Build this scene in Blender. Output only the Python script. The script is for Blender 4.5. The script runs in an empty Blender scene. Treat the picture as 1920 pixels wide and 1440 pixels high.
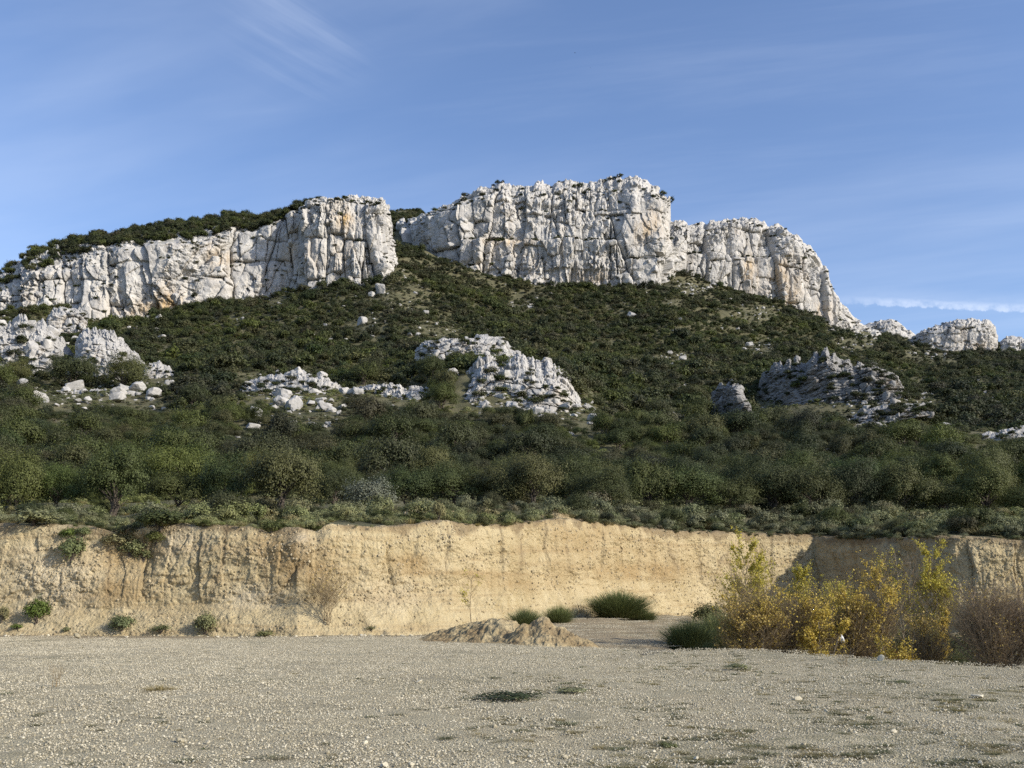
import bpy, math, random
import numpy as np
from mathutils import Vector, Euler

# ------------------------------------------------------------------ camera, sky, sun, exposure
random.seed(7)
RNG = np.random.default_rng(11)
scene = bpy.context.scene
COL = scene.collection
W, H, F = 1920.0, 1440.0, 1884.0
CAM_H = 1.6
PITCH = math.atan(390.0 / F)

cam_d = bpy.data.cameras.new('camera')
cam_d.sensor_fit = 'HORIZONTAL'
cam_d.angle = 2 * math.atan(W / 2 / F)
cam_d.clip_start = 0.1
cam_d.clip_end = 20000
cam = bpy.data.objects.new('camera', cam_d)
cam.location = (0, 0, CAM_H)
cam.rotation_euler = (math.pi / 2 + PITCH, 0, 0)
COL.objects.link(cam)
scene.camera = cam

SUN_AZ, SUN_EL = math.radians(116), math.radians(28)      # compass style: 0 = +Y, 90 = +X
TO_SUN = Vector((math.sin(SUN_AZ) * math.cos(SUN_EL), math.cos(SUN_AZ) * math.cos(SUN_EL), math.sin(SUN_EL)))
sun_d = bpy.data.lights.new('sun', 'SUN')
sun_d.energy = 3.9
sun_d.angle = math.radians(0.55)
sun_d.color = (1.0, 0.93, 0.82)
sun = bpy.data.objects.new('sun', sun_d)
sun.rotation_euler = TO_SUN.to_track_quat('Z', 'Y').to_euler()
sun.location = (60, -30, 40)
COL.objects.link(sun)

def pixdir(px, py):
    x = (px - W / 2) / F
    y = (H / 2 - py) / F
    c, s = math.cos(PITCH), math.sin(PITCH)
    return x, c - y * s, s + y * c

world = bpy.data.worlds.new('World')
scene.world = world
world.use_nodes = True
wn, wl = world.node_tree.nodes, world.node_tree.links
wn.clear()
def WN(t, **k):
    n = wn.new(t)
    for a, b in k.items():
        setattr(n, a, b)
    return n
def wmath(op, a, b=None, clamp=False):
    n = WN('ShaderNodeMath', operation=op, use_clamp=clamp)
    for i, v in enumerate((a, b)):
        if v is None:
            continue
        if isinstance(v, (int, float)):
            n.inputs[i].default_value = v
        else:
            wl.new(v, n.inputs[i])
    return n.outputs[0]
def wvec(op, a, b):
    n = WN('ShaderNodeVectorMath', operation=op)
    for i, v in enumerate((a, b)):
        if isinstance(v, (tuple, list, Vector)):
            n.inputs[i].default_value = tuple(v)
        else:
            wl.new(v, n.inputs[i])
    return n.outputs['Value'] if op in ('DOT_PRODUCT', 'LENGTH') else n.outputs[0]
def wrange(v, a, b, c, d, smooth=True):
    n = WN('ShaderNodeMapRange', interpolation_type='SMOOTHSTEP' if smooth else 'LINEAR')
    wl.new(v, n.inputs[0])
    for i, q in enumerate((a, b, c, d)):
        n.inputs[i + 1].default_value = q
    return n.outputs[0]
SKY_STRENGTH = 0.122
sky = WN('ShaderNodeTexSky', sky_type='NISHITA')
sky.sun_disc = False
sky.sun_elevation = SUN_EL
sky.sun_rotation = SUN_AZ
sky.altitude = 150
sky.air_density = 1.0
sky.dust_density = 1.1
sky.ozone_density = 2.2
tc = WN('ShaderNodeTexCoord')
D = tc.outputs['Generated']
sep = WN('ShaderNodeSeparateXYZ'); wl.new(D, sep.inputs[0])
zz = wmath('MAXIMUM', sep.outputs[2], 0.04)
cx = wmath('DIVIDE', sep.outputs[0], zz)
cy = wmath('DIVIDE', sep.outputs[1], zz)
comb = WN('ShaderNodeCombineXYZ'); wl.new(cx, comb.inputs[0]); wl.new(cy, comb.inputs[1])
CP = comb.outputs[0]                                       # position on the cirrus sheet
def wnoise(vec, scale, detail, rough, rot=0.0, sc=(1, 1, 1), loc=(0, 0, 0), dist=0.0):
    m = WN('ShaderNodeMapping')
    m0 = WN('ShaderNodeMapping')
    m0.inputs['Rotation'].default_value = (0, 0, rot)
    wl.new(vec, m0.inputs[0])
    vec = m0.outputs[0]
    m.inputs['Scale'].default_value = sc
    m.inputs['Location'].default_value = loc
    wl.new(vec, m.inputs[0])
    n = WN('ShaderNodeTexNoise')
    n.inputs['Scale'].default_value = scale
    n.inputs['Detail'].default_value = detail
    n.inputs['Roughness'].default_value = rough
    n.inputs['Distortion'].default_value = dist
    wl.new(m.outputs[0], n.inputs[0])
    return n.outputs[0]
veil = wrange(wnoise(CP, 0.8, 5, 0.55, rot=0.5, sc=(0.5, 1.5, 1), loc=(3.1, 1.7, 0)), 0.38, 0.78, 0.0, 0.20)
veil2 = wrange(wnoise(CP, 1.5, 6, 0.6, rot=0.25, sc=(0.35, 1.9, 1), loc=(0.4, 5.7, 0), dist=0.4), 0.48, 0.8, 0.0, 0.10)
# the wisp near the top
wd = Vector(pixdir(560, 45)).normalized()
wdist = wvec('LENGTH', wvec('SUBTRACT', D, wd), (0, 0, 0))
wmask = wrange(wdist, 0.015, 0.095, 1.0, 0.0)
_w0, _w1 = pixdir(440, 0), pixdir(640, 115)
_ang = math.atan2(_w1[1] / _w1[2] - _w0[1] / _w0[2], _w1[0] / _w1[2] - _w0[0] / _w0[2])
wis = wrange(wnoise(CP, 1.0, 6, 0.6, rot=-_ang, sc=(1.1, 11.0, 1), loc=(1.2, 0.3, 0), dist=0.25), 0.42, 0.85, 0.0, 0.19)
wisp = wmath('MULTIPLY', wmask, wis)
# the vapour trail on the right
a = Vector(pixdir(1560, 561)).normalized(); b = Vector(pixdir(1920, 579)).normalized()
nrm = a.cross(b).normalized()
if nrm.z < 0: nrm = -nrm
tdir = (b - a).normalized()
dist = wvec('DOT_PRODUCT', D, nrm)
along = wvec('DOT_PRODUCT', D, tdir)
al0, al1 = a.dot(tdir), b.dot(tdir)
puff = wnoise(D, 95, 4, 0.65)
distn = wmath('ADD', dist, wmath('MULTIPLY', wmath('SUBTRACT', puff, 0.5), 0.010))
lo = wrange(distn, -0.0042, -0.0020, 0.0, 1.0)
hi = wrange(distn, 0.001, 0.0072, 1.0, 0.0)
fade = wrange(along, al0 - 0.02, al0 + 0.07, 0.0, 1.0)
trail = wmath('MULTIPLY', wmath('MULTIPLY', lo, hi), fade)
trail = wmath('MULTIPLY', trail, wrange(puff, 0.25, 0.7, 0.12, 0.52))
above = wmath('MULTIPLY', wrange(distn, 0.001, 0.018, 0.28, 0.0), wmath('MULTIPLY', lo, fade))
cl = wmath('ADD', wmath('ADD', veil, veil2), wisp)
cl = wmath('MINIMUM', wmath('ADD', cl, wmath('MAXIMUM', trail, wmath('MULTIPLY', above, puff))), 0.9)
mixc = WN('ShaderNodeMix', data_type='RGBA')
wl.new(cl, mixc.inputs[0])
tint = WN('ShaderNodeMix', data_type='RGBA', blend_type='MULTIPLY')
tint.inputs[0].default_value = 1.0
wl.new(sky.outputs[0], tint.inputs[6])
tint.inputs[7].default_value = (1.02, 1.05, 1.19, 1)
SKY_TINT = tint
wl.new(tint.outputs[2], mixc.inputs[6])
mixc.inputs[7].default_value = (5.0, 5.6, 6.8, 1)
bg = WN('ShaderNodeBackground'); bg.inputs[1].default_value = SKY_STRENGTH
wl.new(mixc.outputs[2], bg.inputs[0])
wo = WN('ShaderNodeOutputWorld'); wl.new(bg.outputs[0], wo.inputs[0])

vs = scene.view_settings
vs.view_transform = 'Standard'
vs.look = 'None'
vs.exposure = 0.5
vs.gamma = 1
vs.use_curve_mapping = False
scene.render.engine = 'CYCLES'
scene.cycles.max_bounces = 4
scene.cycles.diffuse_bounces = 2
scene.cycles.glossy_bounces = 2
scene.cycles.transmission_bounces = 3
scene.cycles.use_denoising = False
scene.cycles.caustics_reflective = False
scene.cycles.caustics_refractive = False

# ------------------------------------------------------------------ numeric helpers
def P(px, py, Y):
    """pixel of the survey photo + true distance -> point in metres"""
    px, py, Y = np.broadcast_arrays(np.asarray(px, float), np.asarray(py, float), np.asarray(Y, float))
    dx, dy, dz = pixdir(px, py)
    t = Y / dy
    return np.stack([dx * t, Y, CAM_H + dz * t], -1)
def proj(p):
    p = np.asarray(p, float)
    c, s = math.cos(PITCH), math.sin(PITCH)
    x, y, z = p[..., 0], p[..., 1], p[..., 2] - CAM_H
    dep = y * c + z * s
    up = -y * s + z * c
    return W / 2 + F * x / dep, H / 2 - F * up / dep
def sstep(a, b, x):
    t = np.clip((np.asarray(x, float) - a) / (b - a), 0, 1)
    return t * t * (3 - 2 * t)
def _hash(ix, iy, iz, seed):
    h = (ix.astype(np.uint32) * np.uint32(374761393) + iy.astype(np.uint32) * np.uint32(668265263)
         + iz.astype(np.uint32) * np.uint32(2246822519) + np.uint32((seed * 3266489917) & 0xffffffff))
    h = (h ^ (h >> np.uint32(13))) * np.uint32(1274126177)
    h = (h ^ (h >> np.uint32(15))) * np.uint32(2246822519)
    h = h ^ (h >> np.uint32(16))
    return (h & np.uint32(0xffffff)).astype(np.float64) / 16777216.0
def vnoise(x, y, z, seed=0):
    x, y, z = np.broadcast_arrays(np.asarray(x, float), np.asarray(y, float), np.asarray(z, float))
    fx, fy, fz = np.floor(x), np.floor(y), np.floor(z)
    ix, iy, iz = fx.astype(np.int64), fy.astype(np.int64), fz.astype(np.int64)
    x, y, z = x - fx, y - fy, z - fz
    u, v, w = (q * q * q * (q * (q * 6 - 15) + 10) for q in (x, y, z))
    r = 0
    for a in (0, 1):
        for b in (0, 1):
            for c in (0, 1):
                r = r + _hash(ix + a, iy + b, iz + c, seed) * (u if a else 1 - u) * (v if b else 1 - v) * (w if c else 1 - w)
    return r * 2 - 1
def fbm(x, y, z=0.0, octv=4, seed=0, gain=0.5):
    r, a, f, n = 0, 1.0, 1.0, 0
    for i in range(octv):
        r = r + a * vnoise(np.asarray(x) * f, np.asarray(y) * f, np.asarray(z) * f, seed + i * 17)
        n += a; a *= gain; f *= 2.03
    return r / n * 1.6
def worley(x, y, seed=0, jit=0.9):
    """2D cells: distance to the border-ish (F2-F1), a random number per cell, offset from the centre"""
    x, y = np.broadcast_arrays(np.asarray(x, float), np.asarray(y, float))
    fx, fy = np.floor(x).astype(np.int64), np.floor(y).astype(np.int64)
    f1 = np.full(x.shape, 9.0); f2 = np.full(x.shape, 9.0)
    cid = np.zeros(x.shape); ox = np.zeros(x.shape); oy = np.zeros(x.shape)
    zero = np.zeros_like(fx)
    for a in (-1, 0, 1):
        for b in (-1, 0, 1):
            cx, cy = fx + a, fy + b
            jx = cx + 0.5 + jit * (_hash(cx, cy, zero, seed) - 0.5)
            jy = cy + 0.5 + jit * (_hash(cx, cy, zero + 1, seed) - 0.5)
            d = np.sqrt((x - jx) ** 2 + (y - jy) ** 2)
            near = d < f1
            f2 = np.where(near, f1, np.minimum(f2, d))
            cid = np.where(near, _hash(cx, cy, zero + 2, seed), cid)
            ox = np.where(near, x - jx, ox); oy = np.where(near, y - jy, oy)
            f1 = np.where(near, d, f1)
    return f2 - f1, cid, ox, oy

# ------------------------------------------------------------------ mesh helpers
def mesh_np(name, V, faces, smooth=True):
    V = np.ascontiguousarray(V, dtype=np.float32).reshape(-1, 3)
    faces = np.ascontiguousarray(faces, dtype=np.int32)
    me = bpy.data.meshes.new(name)
    m, k = faces.shape
    me.vertices.add(len(V)); me.vertices.foreach_set('co', V.ravel())
    me.loops.add(m * k); me.loops.foreach_set('vertex_index', faces.ravel())
    me.polygons.add(m)
    me.polygons.foreach_set('loop_start', np.arange(0, m * k, k, dtype=np.int32))
    me.polygons.foreach_set('loop_total', np.full(m, k, np.int32))
    me.polygons.foreach_set('use_smooth', np.full(m, smooth, bool))
    me.update(calc_edges=True)
    return me
def grid_faces(nu, nv, flip=False):
    i = np.arange(nu * nv).reshape(nu, nv)
    f = np.stack([i[:-1, :-1], i[1:, :-1], i[1:, 1:], i[:-1, 1:]], -1).reshape(-1, 4)
    return f[:, ::-1] if flip else f
def col_attr(me, name, rgb):
    rgb = np.asarray(rgb, np.float32).reshape(-1, 3)
    a = me.attributes.new(name, 'FLOAT_COLOR', 'POINT')
    a.data.foreach_set('color', np.concatenate([rgb, np.ones((len(rgb), 1), np.float32)], 1).ravel())
def tag(o, label=None, cat=None, group=None, kind=None):
    if label: o['label'] = label
    if cat: o['category'] = cat
    if group: o['group'] = group
    if kind: o['kind'] = kind
    return o
def obj(name, me, mat=None, parent=None, loc=(0, 0, 0)):
    o = bpy.data.objects.new(name, me)
    COL.objects.link(o)
    if mat is not None and me is not None and len(me.materials) == 0:
        me.materials.append(mat)
    if parent is not None: o.parent = parent
    o.location = loc
    return o
def empty(name, loc, rz=0.0, sc=1.0):
    o = bpy.data.objects.new(name, None)
    COL.objects.link(o)
    o.empty_display_size = 0.3
    o.location = loc; o.rotation_euler = (0, 0, rz)
    o.scale = (sc, sc, sc) if isinstance(sc, (int, float)) else sc
    return o
def grid_normals(G):
    du = np.gradient(G, axis=0); dv = np.gradient(G, axis=1)
    n = np.cross(du, dv)
    return n / (np.linalg.norm(n, axis=-1, keepdims=True) + 1e-9)

# ------------------------------------------------------------------ materials
def new_mat(name):
    m = bpy.data.materials.new(name)
    m.use_nodes = True
    nt = m.node_tree
    for n in list(nt.nodes):
        nt.nodes.remove(n)
    out = nt.nodes.new('ShaderNodeOutputMaterial')
    return m, nt, out
class NB:
    def __init__(s, nt): s.nt = nt
    def n(s, t, **k):
        q = s.nt.nodes.new(t)
        for a, b in k.items(): setattr(q, a, b)
        return q
    def put(s, sock, v):
        if hasattr(v, 'is_output') or hasattr(v, 'links'):
            s.nt.links.new(v, sock)
        else:
            sock.default_value = v
    def noise(s, vec, scale, detail=4, rough=0.55, dist=0.0):
        q = s.n('ShaderNodeTexNoise')
        if vec is not None: s.put(q.inputs['Vector'], vec)
        q.inputs['Scale'].default_value = scale; q.inputs['Detail'].default_value = detail
        q.inputs['Roughness'].default_value = rough; q.inputs['Distortion'].default_value = dist
        return q.outputs[0]
    def voro(s, vec, scale, feature='F1', out='Distance', rnd=1.0):
        q = s.n('ShaderNodeTexVoronoi', feature=feature)
        if vec is not None: s.put(q.inputs['Vector'], vec)
        q.inputs['Scale'].default_value = scale
        q.inputs['Randomness'].default_value = rnd
        return q.outputs[out]
    def mapping(s, vec, sc=(1, 1, 1), rot=(0, 0, 0)):
        q = s.n('ShaderNodeMapping')
        s.put(q.inputs[0], vec)
        q.inputs['Scale'].default_value = sc; q.inputs['Rotation'].default_value = rot
        return q.outputs[0]
    def rng(s, v, a, b, c=0.0, d=1.0):
        q = s.n('ShaderNodeMapRange')
        s.put(q.inputs[0], v)
        for i, x in enumerate((a, b, c, d)): q.inputs[i + 1].default_value = x
        return q.outputs[0]
    def mix(s, f, a, b, mode='MIX'):
        q = s.n('ShaderNodeMix', data_type='RGBA', blend_type=mode)
        s.put(q.inputs[0], f); s.put(q.inputs[6], a); s.put(q.inputs[7], b)
        return q.outputs[2]
    def math(s, op, a, b=0.0, clamp=False):
        q = s.n('ShaderNodeMath', operation=op, use_clamp=clamp)
        s.put(q.inputs[0], a); s.put(q.inputs[1], b)
        return q.outputs[0]
    def bump(s, h, strength, dist, nrm=None):
        q = s.n('ShaderNodeBump')
        q.inputs['Strength'].default_value = strength; q.inputs['Distance'].default_value = dist
        s.put(q.inputs['Height'], h)
        if nrm is not None: s.put(q.inputs['Normal'], nrm)
        return q.outputs[0]
    def pos(s):
        return s.n('ShaderNodeNewGeometry').outputs['Position']
    def objco(s):
        return s.n('ShaderNodeTexCoord').outputs['Object']
    def attr(s, name, out='Color'):
        return s.n('ShaderNodeAttribute', attribute_name=name).outputs[out]
    def sepc(s, v):
        q = s.n('ShaderNodeSeparateColor'); s.put(q.inputs[0], v); return q.outputs
    def bsdf(s, color, rough=0.9, nrm=None, spec=0.2):
        q = s.n('ShaderNodeBsdfPrincipled')
        s.put(q.inputs['Base Color'], color); s.put(q.inputs['Roughness'], rough)
        q.inputs['Specular IOR Level'].default_value = spec
        if nrm is not None: s.put(q.inputs['Normal'], nrm)
        return q.outputs[0]
def c4(r, g, b): return (r, g, b, 1)

def mat_rock(name, fs, grey=1.0):
    """pale limestone; fs = size of the grain in metres. Attribute 'stain': r ochre, g grey weathering, b earth/lichen"""
    m, nt, out = new_mat(name); b = NB(nt)
    p = b.pos()
    st = b.sepc(b.attr('stain'))
    n1 = b.noise(p, 0.35 / fs, 6, 0.62)
    n2 = b.noise(p, 1.6 / fs, 5, 0.65)
    streak = b.noise(b.mapping(p, (1.0 / fs, 1.0 / fs, 0.10 / fs)), 1.0, 5, 0.6)
    base = b.mix(b.rng(n1, 0.32, 0.7), c4(0.36 * grey, 0.347 * grey, 0.322 * grey), c4(0.56 * grey, 0.535 * grey, 0.485 * grey))
    base = b.mix(b.rng(n2, 0.55, 0.85, 0, 0.3), base, c4(0.20, 0.19, 0.17))
    base = b.mix(b.math('MULTIPLY', b.rng(streak, 0.48, 0.66), b.math('ADD', 0.30, b.math('MULTIPLY', st[1], 0.65))), base, c4(0.215, 0.212, 0.207))
    base = b.mix(b.math('MULTIPLY', st[0], b.rng(streak, 0.3, 0.62, 0.25, 1.0)), base, c4(0.50, 0.345, 0.165))
    base = b.mix(b.math('MULTIPLY', st[2], b.rng(n2, 0.3, 0.6, 0.3, 1.0)), base, c4(0.10, 0.095, 0.055))
    h = b.math('ADD', b.noise(p, 1.1 / fs, 8, 0.68), b.math('MULTIPLY', b.voro(b.mapping(p, (1, 1, 0.6)), 0.8 / fs, 'DISTANCE_TO_EDGE'), 0.12))
    nt.links.new(b.bsdf(base, 0.92, b.bump(h, 0.42, 0.26 * fs), 0.15), out.inputs[0])
    return m

def mat_soil_slope():
    m, nt, out = new_mat('hillside_ground'); b = NB(nt)
    p = b.pos()
    n = b.noise(p, 0.25, 6, 0.65); n2 = b.noise(p, 1.7, 5, 0.7)
    c = b.mix(b.rng(n, 0.35, 0.65), c4(0.06, 0.062, 0.03), c4(0.15, 0.135, 0.075))
    c = b.mix(b.rng(n2, 0.62, 0.72), c, c4(0.26, 0.245, 0.20))
    nt.links.new(b.bsdf(c, 0.95, b.bump(n2, 0.8, 0.3)), out.inputs[0])
    return m

def mat_bank():
    m, nt, out = new_mat('ochre_earth'); b = NB(nt)
    p = b.pos()
    st = b.sepc(b.attr('stain'))          # r pale wash, g brown layer, b dark: humus at lip and on heaps, plus rill lines
    big = b.noise(p, 0.5, 5, 0.6)
    streak = b.noise(b.mapping(p, (2.2, 2.2, 0.22)), 1.0, 6, 0.62)
    lay = b.noise(b.mapping(p, (0.16, 0.16, 3.2)), 1.0, 5, 0.6)
    fine = b.noise(p, 9.0, 5, 0.7)
    c = b.mix(b.rng(big, 0.3, 0.7), c4(0.365, 0.29, 0.155), c4(0.455, 0.372, 0.22))
    c = b.mix(b.rng(streak, 0.42, 0.72, 0, 0.75), c, c4(0.53, 0.445, 0.27))
    c = b.mix(b.rng(lay, 0.5, 0.66, 0, 0.7), c, c4(0.33, 0.245, 0.13))
    c = b.mix(b.math('MULTIPLY', st[0], b.rng(streak, 0.3, 0.6, 0.4, 0.9)), c, c4(0.54, 0.46, 0.32))
    c = b.mix(b.math('MULTIPLY', st[1], b.rng(fine, 0.25, 0.6, 0.5, 0.95)), c, c4(0.315, 0.22, 0.105))
    c = b.mix(b.math('MULTIPLY', st[2], b.rng(fine, 0.3, 0.6, 0.5, 1.0)), c, c4(0.16, 0.115, 0.065))
    c = b.mix(b.rng(fine, 0.58, 0.75, 0, 0.6), c, c4(0.30, 0.22, 0.125))
    h = b.math('ADD', b.math('MULTIPLY', b.noise(p, 5.0, 8, 0.7), 1.0), b.math('MULTIPLY', b.voro(p, 9.0), -0.35))
    nt.links.new(b.bsdf(c, 0.95, b.bump(h, 0.8, 0.16), 0.1), out.inputs[0])
    return m

def mat_gravel():
    m, nt, out = new_mat('gravel_ground'); b = NB(nt)
    p = b.pos()
    st = b.sepc(b.attr('stain'))          # r sand, g moss
    big = b.noise(p, 0.30, 5, 0.62)
    mid = b.noise(p, 1.7, 5, 0.65)
    cellc = b.voro(p, 34.0, 'F1', 'Color')
    cs = b.sepc(cellc)
    d = b.voro(p, 34.0, 'F1', 'Distance')
    d2 = b.voro(p, 90.0, 'F1', 'Distance')
    c = b.mix(b.rng(big, 0.32, 0.68), c4(0.325, 0.283, 0.19), c4(0.47, 0.418, 0.285))
    c = b.mix(b.rng(mid, 0.42, 0.7, 0, 0.75), c, c4(0.34, 0.28, 0.18))
    c = b.mix(b.rng(cs[0], 0.0, 1.0, 0.0, 0.6), c, b.mix(cs[1], c4(0.32, 0.278, 0.175), c4(0.60, 0.535, 0.36)))
    c = b.mix(st[0], c, b.mix(b.rng(mid, 0.3, 0.7), c4(0.35, 0.285, 0.185), c4(0.28, 0.225, 0.145)))
    c = b.mix(b.math('MULTIPLY', st[1], b.rng(mid, 0.35, 0.65)), c, c4(0.17, 0.165, 0.095))
    h = b.math('ADD', b.math('MULTIPLY', d, -1.0), b.math('MULTIPLY', d2, -0.45))
    h = b.math('ADD', h, b.math('MULTIPLY', b.noise(p, 6.0, 6, 0.7), 1.0))
    nt.links.new(b.bsdf(c, 0.95, b.bump(h, 0.95, 0.034), 0.1), out.inputs[0])
    return m

def mat_stone(name, lo=(0.29, 0.25, 0.16), hi=(0.60, 0.545, 0.41), island=True):
    m, nt, out = new_mat(name); b = NB(nt)
    if island:
        r = b.n('ShaderNodeNewGeometry').outputs['Random Per Island']
    else:
        r = b.n('ShaderNodeObjectInfo').outputs['Random']
    n = b.noise(b.objco(), 30.0 if island else 3.0, 4, 0.6)
    c = b.mix(r, c4(*lo), c4(*hi))
    c = b.mix(b.rng(n, 0.45, 0.75, 0, 0.5), c, c4(0.26, 0.23, 0.175))
    nt.links.new(b.bsdf(c, 0.9, b.bump(n, 0.5, 0.02)), out.inputs[0])
    return m

def mat_leaf(name, cols, trans=0.18, leafvar=0.34, rough=0.6, objvar=True):
    """cols: three greens mixed by plant; leaves vary singly"""
    m, nt, out = new_mat(name); b = NB(nt)
    oi = b.n('ShaderNodeObjectInfo').outputs['Random']
    isl = b.n('ShaderNodeNewGeometry').outputs['Random Per Island']
    r = oi if objvar else isl
    ramp = b.n('ShaderNodeValToRGB')
    e = ramp.color_ramp.elements
    e[0].color = c4(*cols[0]); e[1].color = c4(*cols[-1])
    for i, q in enumerate(cols[1:-1]):
        x = e.new((i + 1) / (len(cols) - 1)); x.color = c4(*q)
    b.put(ramp.inputs[0], r)
    if objvar:
        loc = b.n('ShaderNodeObjectInfo').outputs['Location']
        pn = b.noise(loc, 0.035, 3, 0.6); pn2 = b.noise(loc, 0.012, 2, 0.5)
        rc = b.mix(b.rng(pn, 0.42, 0.66), ramp.outputs[0], b.mix(1.0, ramp.outputs[0], c4(1.45, 1.5, 1.05), 'MULTIPLY'))
        rc = b.mix(b.rng(pn2, 0.4, 0.65, 0, 0.8), rc, b.mix(1.0, rc, c4(0.72, 0.74, 0.85), 'MULTIPLY'))
    else:
        rc = ramp.outputs[0]
    c = b.mix(1.0, rc, b.mix(isl, c4(1 - leafvar, 1 - leafvar, 1 - leafvar), c4(1 + leafvar, 1 + leafvar, 1 + leafvar * 0.8)), 'MULTIPLY')
    d = b.bsdf(c, rough, None, 0.25)
    t = b.n('ShaderNodeBsdfTranslucent'); b.put(t.inputs[0], c)
    mx = b.n('ShaderNodeMixShader'); mx.inputs[0].default_value = trans
    nt.links.new(d, mx.inputs[1]); nt.links.new(t.outputs[0], mx.inputs[2])
    nt.links.new(mx.outputs[0], out.inputs[0])
    return m

def mat_plain(name, col, rough=0.9, var=0.4, scale=8.0):
    m, nt, out = new_mat(name); b = NB(nt)
    n = b.noise(b.objco(), scale, 5, 0.65)
    c = b.mix(b.rng(n, 0.3, 0.7), c4(*[q * (1 - var) for q in col]), c4(*[min(1, q * (1 + var)) for q in col]))
    nt.links.new(b.bsdf(c, rough, b.bump(n, 0.4, 0.02)), out.inputs[0])
    return m

M = {}
M['rock_far'] = mat_rock('limestone_cliff', 2.2)
M['rock_mid'] = mat_rock('limestone_outcrop', 0.9, 0.88)
M['rock_shade_tone'] = mat_rock('limestone_strata_shade', 0.9, 0.55)  # outcrop limestone darkened: shade of its left-facing sides is put into the colour
M['boulder'] = mat_rock('limestone_boulder', 0.7, 0.86)
M['slope'] = mat_soil_slope()
M['bank'] = mat_bank()
M['gravel'] = mat_gravel()
M['pebble'] = mat_stone('pebbles')
M['stone'] = mat_stone('loose_stone', island=False)
M['cobble'] = mat_stone('bank_cobbles', (0.22, 0.17, 0.095), (0.46, 0.38, 0.24), island=False)
M['oak'] = mat_leaf('oak_leaves', [(0.046, 0.056, 0.021), (0.078, 0.087, 0.029), (0.108, 0.104, 0.040), (0.058, 0.080, 0.025), (0.090, 0.094, 0.037)])
M['scrub'] = mat_leaf('scrub_leaves', [(0.034, 0.042, 0.018), (0.052, 0.060, 0.022), (0.074, 0.085, 0.024), (0.044, 0.047, 0.024), (0.080, 0.077, 0.034), (0.038, 0.052, 0.019), (0.066, 0.060, 0.031)])
M['sage'] = mat_leaf('grey_green_leaves', [(0.165, 0.165, 0.082), (0.20, 0.20, 0.115), (0.13, 0.145, 0.06), (0.20, 0.17, 0.10)])
M['silver'] = mat_leaf('silver_leaves', [(0.17, 0.18, 0.125), (0.19, 0.20, 0.145)])
M['fresh'] = mat_leaf('fresh_green_leaves', [(0.075, 0.105, 0.022), (0.09, 0.115, 0.03)])
M['broom'] = mat_leaf('broom_stems', [(0.10, 0.115, 0.05), (0.125, 0.14, 0.07)], 0.1)
M['straw'] = mat_leaf('dry_grass', [(0.24, 0.19, 0.085), (0.20, 0.17, 0.09)], 0.15)
M['tuft'] = mat_leaf('grey_grass', [(0.115, 0.12, 0.06), (0.16, 0.145, 0.08), (0.095, 0.11, 0.05)], 0.15)
M['russet'] = mat_leaf('russet_grass', [(0.24, 0.10, 0.03), (0.20, 0.11, 0.04)], 0.15)
M['gold'] = mat_leaf('golden_leaves', [(0.42, 0.30, 0.06), (0.52, 0.39, 0.08), (0.58, 0.45, 0.08), (0.38, 0.28, 0.09)], 0.35, 0.35, 0.5, objvar=False)
M['lime'] = mat_leaf('yellow_green_leaves', [(0.40, 0.34, 0.06), (0.54, 0.45, 0.06), (0.36, 0.34, 0.08)], 0.35, 0.35, 0.5, objvar=False)
M['brownleaf'] = mat_leaf('brown_leaves', [(0.34, 0.24, 0.07), (0.44, 0.32, 0.07), (0.34, 0.26, 0.11)], 0.25, 0.35, 0.6, objvar=False)
M['bark'] = mat_plain('oak_bark', (0.085, 0.07, 0.055))
M['palebark'] = mat_plain('pale_bark', (0.30, 0.265, 0.20))
M['twig'] = mat_plain('brown_twigs', (0.25, 0.19, 0.11))
M['greytwig'] = mat_plain('grey_twigs', (0.29, 0.225, 0.15))
M['bag'] = mat_plain('white_plastic', (0.75, 0.75, 0.74), 0.5, 0.08)
M['bird'] = mat_plain('dark_feathers', (0.05, 0.045, 0.04))

# ------------------------------------------------------------------ the lie of the land
def tab(pairs):
    a = np.array(pairs, float)
    return lambda x: np.interp(x, a[:, 0], a[:, 1])
BANK_Y = tab([(-700, 36), (-200, 37), (0, 38), (300, 38), (560, 37.4), (700, 38.4), (850, 40.6), (950, 43), (1050, 46.2), (1200, 52), (1300, 56), (1420, 60),
              (1525, 62), (1580, 60), (1680, 54.5), (1740, 51.2), (1790, 50), (1850, 49.6), (1950, 49.2), (2150, 48), (2600, 45)])
BANK_ZB = tab([(-700, 0), (850, 0), (1000, 0.25), (1150, 0.5), (1250, 0.4), (1400, -0.3), (1600, -0.9), (2600, -0.9)])
BANK_TOP = tab([(-700, 992), (-200, 990), (0, 985), (120, 988), (180, 991), (215, 1000), (300, 986), (340, 985), (470, 990), (505, 1001), (535, 993),
                (560, 992), (592, 1001), (620, 986), (700, 991), (760, 988), (830, 980), (880, 986), (950, 985), (1000, 981), (1050, 974), (1100, 979),
                (1160, 987), (1200, 990), (1250, 997), (1300, 1000), (1400, 1003), (1500, 1006), (1600, 1011), (1680, 1012), (1760, 1009),
                (1850, 1012), (1920, 1018), (2100, 1030), (2600, 1045)])
SETBACK = 2.3
def bank_ty(px): return BANK_Y(px) + SETBACK

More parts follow.
